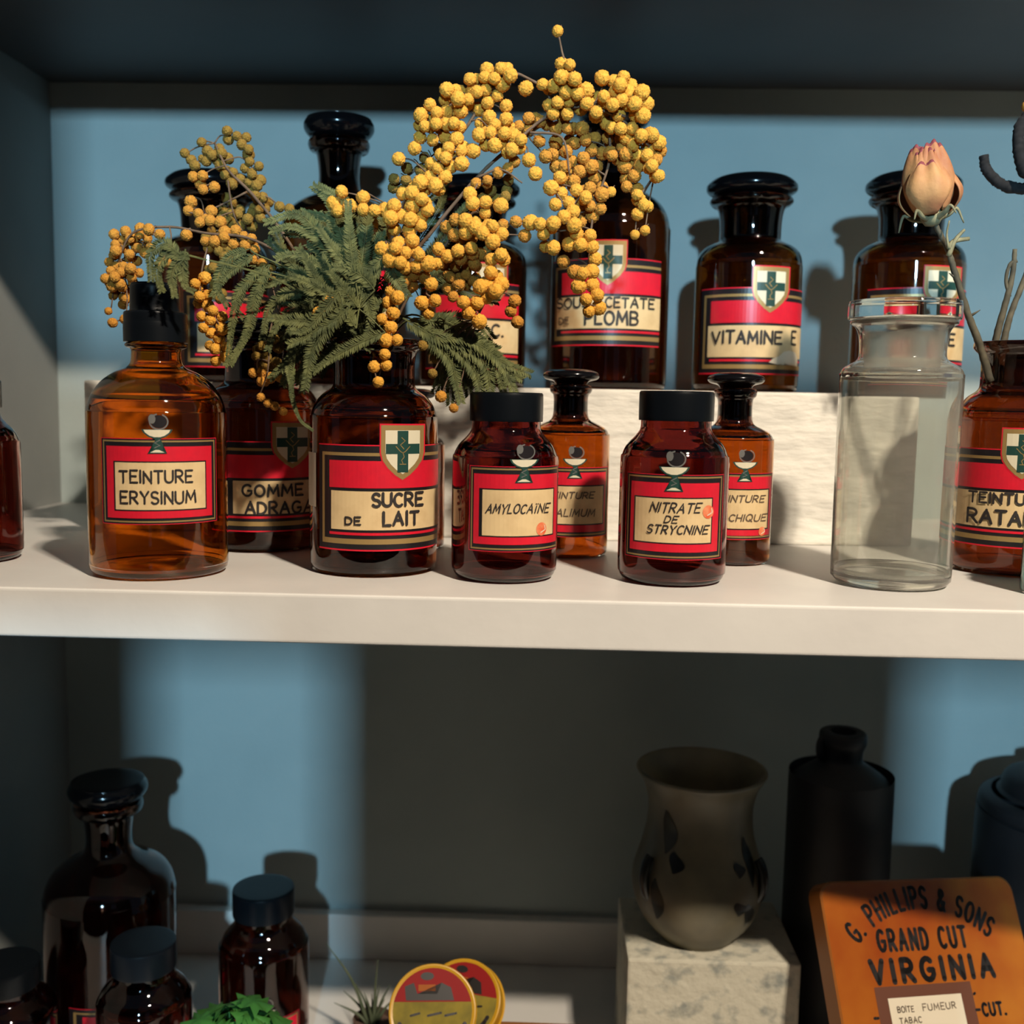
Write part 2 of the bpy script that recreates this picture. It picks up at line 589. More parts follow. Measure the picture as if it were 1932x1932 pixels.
T5_BODY = [(0, 1087), (60, 1088), (100, 1092, 1), (114, 1086), (118, 1074), (119, 1050), (119, 815), (117, 790), (110, 768), (97, 750), (82, 739), (76, 730), (75, 715), (75, 690), (78, 668), (85, 660), (91, 652), (90, 643), (82, 641, 1), (73, 641, 1),
           (70, 680), (69, 735), (90, 752), (105, 776), (113, 810), (113, 1066), (106, 1078), (0, 1080)]
T5_STOP = [(0, 596), (60, 600), (88, 612), (97, 624), (92, 634), (80, 639), (72, 643, 1), (66, 680), (63, 720), (60, 724, 1), (0, 724)]
T6_BODY = [(0, 1052), (40, 1053), (64, 1055, 1), (73, 1050), (75, 1040), (75, 1010), (75, 840), (73, 822), (66, 810), (50, 801), (38, 795), (33, 785), (32, 765), (33, 748), (38, 742), (40, 734), (38, 728), (32, 727, 1), (28, 727, 1),
           (26, 760), (28, 796), (48, 806), (66, 818), (71, 840), (71, 1036), (64, 1046), (0, 1047)]
T6_STOP = [(0, 697), (30, 698), (48, 703), (53, 710), (48, 717), (34, 721), (29, 726, 1), (26, 745), (24, 785), (0, 786)]
JAR_BODY = [(0, 1112), (60, 1113), (92, 1118, 1), (104, 1112), (109, 1100), (111, 1070), (112, 740), (112, 716), (108, 700), (96, 690), (84, 683), (79, 674), (79, 650), (82, 630), (88, 618), (96, 613), (97, 608, 1), (84, 608, 1),
            (76, 622), (74, 676), (92, 695), (104, 707), (108, 730), (107, 1060), (104, 1086), (92, 1096), (0, 1092)]
JAR_STOP = [(0, 569), (90, 569), (100, 572), (102, 580), (102, 600), (98, 606), (84, 607.5, 1), (76, 616), (68, 700), (64, 710, 1), (0, 710)]


class Bottle:
    def __init__(self, name, label, X, Y, Z, R, H, kind, mat, group=None, stopper='stopper', stop_mat='black_stopper', cat='bottle', open_top=False, twist=0.0):
        BODY, STOP, rpx, yb, yt = kind[:5]
        neck_at = (yb - kind[5]) / (yb - yt) if len(kind) > 5 else None
        self.R, self.H, self.rpx, self.yb = R, H, rpx, yb
        self.root = thing(name, label, cat, (X, Y, Z), facing(X, Y) + twist, group)
        b = bmesh.new()
        pr = smooth_profile(px_profile(BODY, R, H, rpx, yb, yt), 4)
        lathe(b, pr[::-1], 64)
        bmesh.ops.recalc_face_normals(b, faces=list(b.faces))
        zn = neck_at * H if neck_at else 9
        for f in b.faces:
            if f.calc_center_median().z > zn:
                f.material_index = 1
        self.body = obj('glass_body', b, [mat, 'amber_neck'] if neck_at else mat, self.root, True, 50)
        if not open_top:
            b = bmesh.new()
            lathe(b, smooth_profile(px_profile(STOP, R, H, rpx, yb, yt), 4)[::-1], 48)
            bmesh.ops.recalc_face_normals(b, faces=list(b.faces))
            if stop_mat == 'ground_glass':
                for f in b.faces:
                    if f.calc_center_median().z > H * .93:
                        f.material_index = 1
            self.stop = obj(stopper, b, [stop_mat, 'stopper_glass'] if stop_mat == 'ground_glass' else stop_mat, self.root, True, 40)
        self.s = R / rpx / 1.06      # metres per unit of the artwork, front face

    def art(self, cx, yb, rpx):
        """artwork placed by (x, y) offsets on this bottle's face"""
        d = Decal(self.R + 0.00015)
        R, s = self.R, self.s * self.rpx / rpx

        def U(x):
            q = (x - cx) / rpx
            if q > 0.94:
                return R * (asin(0.94) + (q - 0.94) * 1.6)
            if q < -0.94:
                return R * (-asin(0.94) + (q + 0.94) * 1.6)
            return R * asin(q)

        def V(y):
            return (yb - y) * s
        return d, U, V, s


def letters(bt, parent, cx, yb, rpx, rows, name='lettering', lay=9):
    d, U, V, s = bt.art(cx, yb, rpx)
    for r in rows:
        txt, x0, x1, y0, y1, wd = r[:6]
        kw = r[6] if len(r) > 6 else {}
        ink = kw.pop('ink', 'ink')
        sts = text_strokes(txt, x0, x1, -y1, -y0, random.Random(hash(len(txt)) + int(x0)), **kw)
        d.strokes([[(U(p[0]), V(-p[1])) for p in st] for st in sts], wd * s, ink, lay)
    return d.done(name, parent)


def serpent_bowl(d, U, V, s, x, y0, k=1.0, lay=6):
    """bowl with coiled serpent, top of bowl at (x, y0), scale k"""
    def P(pts):
        return [(U(x + a * k), V(y0 + c * k)) for a, c in pts]
    bowl = [(-23, 0), (23, 0), (20, 6), (13, 12), (5, 15), (-5, 15), (-13, 12), (-20, 6)]
    d.poly(P([(a * 1.12, c * 1.15 - 1) for a, c in bowl]), 'label_green', lay)
    d.poly(P([(a * .96, c * .9) for a, c in bowl]), 'label_ivory', lay + 1)
    d.poly(P([(-5, 15), (5, 15), (3, 21), (6, 26), (3, 32), (5, 36), (16, 44), (-16, 44), (-5, 36), (-3, 30), (-6, 24), (-3, 20)]), 'label_green', lay)
    d.poly(P([(-12, 42), (12, 42), (3, 37), (-3, 37)]), 'label_ivory', lay + 1)
    d.strokes([P([(-4, 33), (4, 29), (-4, 24), (4, 19)])], 2.2 * k * s, 'label_silver', lay + 1)
    ring = [(3 + 15 * cos(t), -15 + 14 * sin(t)) for t in [i * 2 * pi / 18 - 1.1 for i in range(17)]]
    d.strokes([P(ring)], 2.6 * k * s, 'label_silver', lay)
    d.poly(P([(3 + 13 * cos(i * pi / 8), -15 + 12 * sin(i * pi / 8)) for i in range(16)]), 'label_black', lay - 1)
    d.poly(P([(-8 + 6 * cos(i * pi / 6), -20 + 9 * sin(i * pi / 6)) for i in range(12)]), 'label_silver', lay + 1)


def framed_label(bt, cx, yb, rpx, outer, red, cream, bowl, rows, dots=(), heavy=False):
    d, U, V, s = bt.art(cx, yb, rpx)
    x0, y0, x1, y1 = outer
    u = lambda a, c, e, f: (U(a), U(c), V(f), V(e))
    d.rect(*u(x0, x1, y0, y1), 'label_black', 1)
    d.frame(*u(x0, x1, y0, y1), 1.3 * s, 'label_red', 2)
    d.frame(*u(x0 + 3.2, x1 - 3.2, y0 + 4, y1 - 4), 3.0 * s, 'label_gold', 2)
    rx0, ry0, rx1, ry1 = red
    d.rect(*u(rx0, rx1, ry0, ry1), 'label_red', 3)
    a, c, e, f = cream
    d.rect(*u(a - (6 if heavy else 2.5), e + 2, c - 2.5, f + 2.5), 'label_black', 4)
    d.rect(*u(a, e, c, f), 'label_cream', 5)
    lab = d.done('paper_label', bt.root)
    d, U, V, s = bt.art(cx, yb, rpx)
    serpent_bowl(d, U, V, s, bowl[0], bowl[1], bowl[2])
    d.done('serpent_bowl_emblem', lab)
    if rows:
        letters(bt, lab, cx, yb, rpx, rows)
    for (x, y, r) in dots:
        d, U, V, s = bt.art(cx, yb, rpx)
        d.disc(U(x), V(y), r * s, 'sticker_red', 7)
        d.strokes([[(U(x - r * .1), V(y + r * .5)), (U(x + r * .5), V(y + r * .1)), (U(x + r * .4), V(y - r * .5))]], 2.2 * s, 'paper_white', 8)
        st = d.done('round_sticker', lab)
        st['label'] = 'round red sticker dot'
    return lab


def band_label(bt, cx, yb, rpx, xl, xr, y0, y1, shield, rows, cream_l=None, torn=None):
    d, U, V, s = bt.art(cx, yb, rpx)
    h = y1 - y0

    def R(xa, xb, a, c, m, lay):
        d.rect(U(xa), U(xb), V(y0 + c * h), V(y0 + a * h), m, lay)
    R(xl, xr, 0, 1, 'label_black', 1)
    R(xl, xr, 0, .012, 'label_red', 2)
    R(xl, xr, .985, 1, 'label_red', 2)
    R(xl + 6, xr, .075, .105, 'label_gold', 2)
    R(xl + 6, xr, .885, .935, 'label_gold', 2)
    R(xl + 6, xl + 10, .075, .935, 'label_gold', 2)
    R(xl + 19, xr, .15, .405, 'label_red', 3)
    R(cream_l or xl + 23, xr, .435, .80, 'label_cream', 3)
    R(xl + 19, xr, .825, .85, 'label_red', 3)
    lab = d.done('paper_label', bt.root)
    if torn:
        d, U, V, s = bt.art(cx, yb, rpx)
        d.poly([(U(p[0]), V(p[1])) for p in torn], 'paper_white', 5)
        d.done('torn_patch', lab)['label'] = 'torn whitish scrap of the label'
    if shield:
        sx0, sy0, sx1, sy1 = shield
        w_, hh, cxs = sx1 - sx0, sy1 - sy0, (sx0 + sx1) / 2
        d, U, V, s = bt.art(cx, yb, rpx)

        def sh(k):
            base = [(-.5, 0), (.5, 0), (.5, .5), (.46, .64), (.34, .78), (.17, .91), (0, 1), (-.17, .91), (-.34, .78), (-.46, .64), (-.5, .5)]
            return [(U(cxs + a * w_ * k), V(sy0 + hh * (.46 + (c - .46) * k))) for a, c in base]
        d.poly(sh(1.06), 'label_red', 4)
        d.poly(sh(1.0), 'label_gold', 5)
        d.poly(sh(.80), 'label_ivory', 6)
        k = w_ * .125
        ym = sy0 + hh * .43
        d.rect(U(cxs - k), U(cxs + k), V(sy0 + hh * .86), V(sy0 + hh * .10), 'label_green', 7)
        d.rect(U(cxs - w_ * .39), U(cxs + w_ * .39), V(ym + k), V(ym - k), 'label_green', 7)
        P = lambda pts: [(U(cxs + a * w_), V(ym + c * w_)) for a, c in pts]
        d.strokes([P([(-.16, -.06), (-.06, .06), (0, .1), (.06, .06), (.16, -.06)]), P([(0, .1), (.03, .2), (-.03, .28), (0, .36)]), P([(-.07, .38), (.07, .38)]), P([(.02, 0), (-.06, -.1), (.05, -.2), (-.03, -.28)])], 1.5 * s, 'label_gold', 8)
        d.done('shield_emblem', lab)
    if rows:
        letters(bt, lab, cx, yb, rpx, rows)
    return lab


K1 = (T1_BODY, T1_STOP, 100, 734, 329, 460)
K2 = (T2_BODY, T2_STOP, 111, 735, 223, 385)
K3 = (T3_BODY, T3_CAP, 102, 1111, 738)
K4 = (T4_BODY, T4_CAP, 125, 1100, 535)
K5 = (T5_BODY, T5_STOP, 119, 1092, 596, 750)
K5O = (T5_BODY, T5_STOP, 119, 1092, 641, 746)
K6 = (T6_BODY, T6_STOP, 75, 1055, 697, 806)
K6P = (T6_BODY, T6_STOP, 75, 1055, 697)
KJ = (JAR_BODY, JAR_STOP, 112, 1118, 569)
GB = 'stoppered amber bottles on the masonry block'

# back row, standing on the block
t = Bottle('apothecary_bottle', 'leftmost amber bottle of the back row, mostly hidden behind mimosa, black mushroom stopper', -0.2537, 0.29, BH, 0.0405, 0.158, K1, 'amber_dark', GB)
band_label(t, 404, 734, 100, 352, 520, 560, 705, None, [])
t = Bottle('apothecary_bottle', 'tall narrow-necked amber bottle with flat-topped black stopper behind the green mimosa leaves', -0.1577, 0.29, BH, 0.0440, 0.197, K2, 'amber', GB)
band_label(t, 640, 735, 111, 550, 760, 487, 650, None, [])
t = Bottle('apothecary_bottle', 'amber back row bottle whose cream label shows only a letter C below hanging mimosa', -0.0558, 0.29, BH, 0.0400, 0.1566, K1, 'amber_dark', GB)
band_label(t, 892, 734, 100, 806, 975, 535, 700, (898, 500, 952, 580), [('C.', 926, 946, 614, 636, 4.2)])
t = Bottle('apothecary_bottle', 'tall narrow-necked amber bottle lettered SOUS ACETATE DE PLOMB behind drooping mimosa', 0.0470, 0.29, BH, 0.0440, 0.2065, K2, 'amber_dark', GB)
band_label(t, 1148, 735, 111, 1042, 1240, 487, 652, (1112, 455, 1176, 538), [('SOUS ACETATE', 1054, 1228, 561, 579, 3.4), ('PLOMB', 1106, 1199, 587, 611, 4.4), ('DE', 1058, 1076, 597, 610, 2.6, {'ink': 'ink_faded'})], 1052)
t = Bottle('apothecary_bottle', 'amber bottle lettered VITAMINE with torn label and wide black mushroom stopper', 0.1503, 0.29, BH, 0.0392, 0.1601, K1, 'amber', GB)
band_label(t, 1410, 734, 100, 1326, 1545, 533, 700, (1419, 494, 1482, 581), [('VITAMINE', 1350, 1473, 617, 640, 4.4), ('E', 1491, 1499, 614, 640, 4.0)], 1341,
           [(1452, 676), (1460, 668), (1470, 664), (1478, 655), (1488, 652), (1500, 655), (1506, 668), (1504, 682), (1488, 680), (1478, 674), (1468, 680)])
t = Bottle('apothecary_bottle', 'amber bottle with shield label and black mushroom stopper behind the dried rose', 0.2687, 0.29, BH, 0.0400, 0.1633, K1, 'amber', GB)
band_label(t, 1710, 734, 100, 1642, 1850, 533, 700, (1737, 494, 1797, 575), [('NE', 1768, 1792, 619, 640, 4.2)], 1656)

# middle row
t = Bottle('apothecary_bottle', 'wide amber bottle lettered GOMME ADRAGANTE in the shade behind the front row', -0.1840, 0.1673, 0, 0.0376, 0.1484, K5, 'amber_dark')
band_label(t, 498, 1045, 107, 418, 640, 833, 1004, (514, 798, 583, 884), [('GOMME', 463, 566, 915, 936, 4.4), ('ADRAGANTE', 468, 640, 947, 969, 4.4)], 446)
t = Bottle('small_bottle', 'small plain amber bottle peeping out behind the sugar bottle', -0.0890, 0.1784, 0, 0.0235, 0.105, K6, 'amber_dark')
t = Bottle('small_bottle', 'small amber stoppered bottle behind the amylocaine jar, label lettered TEINTURE', 0.0166, 0.1612, 0, 0.0256, 0.1190, K6, 'amber')
framed_label(t, 1070, 1055, 75, (1005, 876, 1142, 1012), (1014, 886, 1137, 1002), (1022, 913, 1132, 986), (1080, 860, .85),
             [('TEINTURE', 1030, 1114, 924, 936, 2.2, {'slant': .2, 'ink': 'ink_faded'}), ('VALIMUM', 1036, 1116, 957, 971, 2.2, {'slant': .2, 'ink': 'ink_faded'})])
t = Bottle('small_bottle', 'small amber bottle behind the nitrate jar, label lettered CHIQUE', 0.1184, 0.1449, 0, 0.0248, 0.1180, K6, 'amber')
framed_label(t, 1375, 1069, 75, (1325, 886, 1449, 1016), (1334, 893, 1446, 1008), (1340, 919, 1440, 994), (1397, 865, .85),
             [('TEINTURE', 1346, 1432, 929, 942, 2.2, {'slant': .2, 'ink': 'ink_faded'}), ('CHIQUE', 1372, 1436, 966, 979, 2.2, {'slant': .2, 'ink': 'ink_faded'})], [(1431, 1000, 9)])

# front row
t = Bottle('apothecary_bottle', 'orange amber bottle with tall black pump cap and label lettered TEINTURE ERYSINUM', -0.2133, 0.0582, 0, 0.0371, 0.1582, K4, 'amber_light', None, 'pump_cap', 'black_cap')
framed_label(t, 302, 1100, 125, (208, 830, 402, 991), (217, 845, 393, 979), (231, 875, 381, 963), (301, 814, 1.0),
             [('TEINTURE', 239, 358, 890, 912, 3.6), ('ERYSINUM', 240, 363, 929, 951, 3.6)])
SUG = Bottle('apothecary_bottle', 'open dark amber bottle lettered SUCRE DE LAIT holding the mimosa', -0.0976, 0.0851, 0, 0.0365, 0.1316, K5O, 'amber_dark', None, open_top=True)
lab = band_label(SUG, 705, 1092, 119, 608, 850, 839, 1040, (717, 802, 793, 905), [('SUCRE', 703, 791, 930, 954, 5.2), ('LAIT', 722, 784, 965, 990, 5.4), ('DE', 656, 682, 975, 989, 3.2)], 630)
d, U, V, s = SUG.art(705, 1092, 119)
d.rect(U(574), U(602), V(962), V(858), 'paper_white', 3)
d.done('paper_strip', SUG.root)['label'] = 'blank whitish paper strip on the side'
t = Bottle('pill_jar', 'plum-brown jar with black screw cap, label lettered AMYLOCAINE', -0.0211, 0.0661, 0, 0.0295, 0.1028, K3, 'amber_plum', None, 'screw_cap', 'black_cap')
framed_label(t, 950, 1105, 100, (886, 876, 1050, 1040), (894, 891, 1046, 1026), (910, 921, 1037, 1009), (983, 863, 1.0),
             [('AMYLOCA\u00cfNE', 917, 1027, 948, 965, 2.5, {'slant': .25})], [(1016, 997, 13)], True)
t = Bottle('pill_jar', 'plum-brown jar with black screw cap, label lettered NITRATE DE STRYCNINE', 0.0727, 0.0685, 0, 0.0300, 0.1051, K3, 'amber_plum', None, 'screw_cap', 'black_cap')
framed_label(t, 1265, 1111, 102, (1180, 891, 1354, 1055), (1189, 907, 1346, 1040), (1198, 937, 1333, 1022), (1265, 877, 1.05),
             [('NITRATE', 1225, 1311, 945, 963, 2.6, {'slant': .25}), ('DE', 1250, 1272, 970, 983, 2.2, {'slant': .3}), ('STRYCNINE', 1220, 1326, 988, 1004, 2.6, {'slant': .25})], [(1327, 962, 13)])
t = Bottle('glass_jar', 'empty clear glass jar with flat ground glass stopper on the shelf front', 0.1958, 0.0731, 0, 0.0326, 0.1561, KJ, 'clear_glass', None, 'glass_stopper', 'ground_glass', 'jar')
RAT = Bottle('apothecary_bottle', 'open amber bottle lettered TEINTURE RATANHIA holding the dried rose', 0.2884, 0.1342, 0, 0.0367, 0.1388, K5O, 'amber_dark', None, open_top=True)
band_label(RAT, 1902, 1092, 115, 1755, 2040, 842, 1034, (1878, 803, 1948, 899), [('TEINTURE', 1828, 1955, 928, 948, 4.2), ('RATANHIA', 1828, 1995, 962, 988, 5.4)], 1768)
t = Bottle('pill_jar', 'dark amber jar cut off by the left edge of the middle shelf', -0.337, 0.085, 0, 0.0300, 0.1051, K3, 'amber_plum', None, 'screw_cap', 'black_cap')
t = Bottle('small_bottle', 'teal glass bottle cut off at the right end of the middle shelf', 0.279, 0.050, 0, 0.0195, 0.0620, K6P, 'teal_glass', None, open_top=True)

# ------------------------------------------------------------------ lower shelf bottles
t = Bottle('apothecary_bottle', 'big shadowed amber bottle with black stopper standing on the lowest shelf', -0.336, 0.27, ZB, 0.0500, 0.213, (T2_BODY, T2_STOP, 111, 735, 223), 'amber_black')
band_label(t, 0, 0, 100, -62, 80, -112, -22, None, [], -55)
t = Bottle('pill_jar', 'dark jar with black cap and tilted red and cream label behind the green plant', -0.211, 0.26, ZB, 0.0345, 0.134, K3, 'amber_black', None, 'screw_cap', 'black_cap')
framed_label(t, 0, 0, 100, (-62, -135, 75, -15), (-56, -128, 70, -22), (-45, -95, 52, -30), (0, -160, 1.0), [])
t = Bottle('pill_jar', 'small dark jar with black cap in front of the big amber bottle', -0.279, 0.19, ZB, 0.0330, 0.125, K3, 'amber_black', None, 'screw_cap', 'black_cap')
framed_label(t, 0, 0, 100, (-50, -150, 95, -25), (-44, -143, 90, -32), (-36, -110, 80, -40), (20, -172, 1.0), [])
t = Bottle('pill_jar', 'dark capped jar in the bottom left corner of the lowest shelf', -0.380, 0.19, ZB, 0.0340, 0.105, K3, 'amber_black', None, 'screw_cap', 'black_cap')

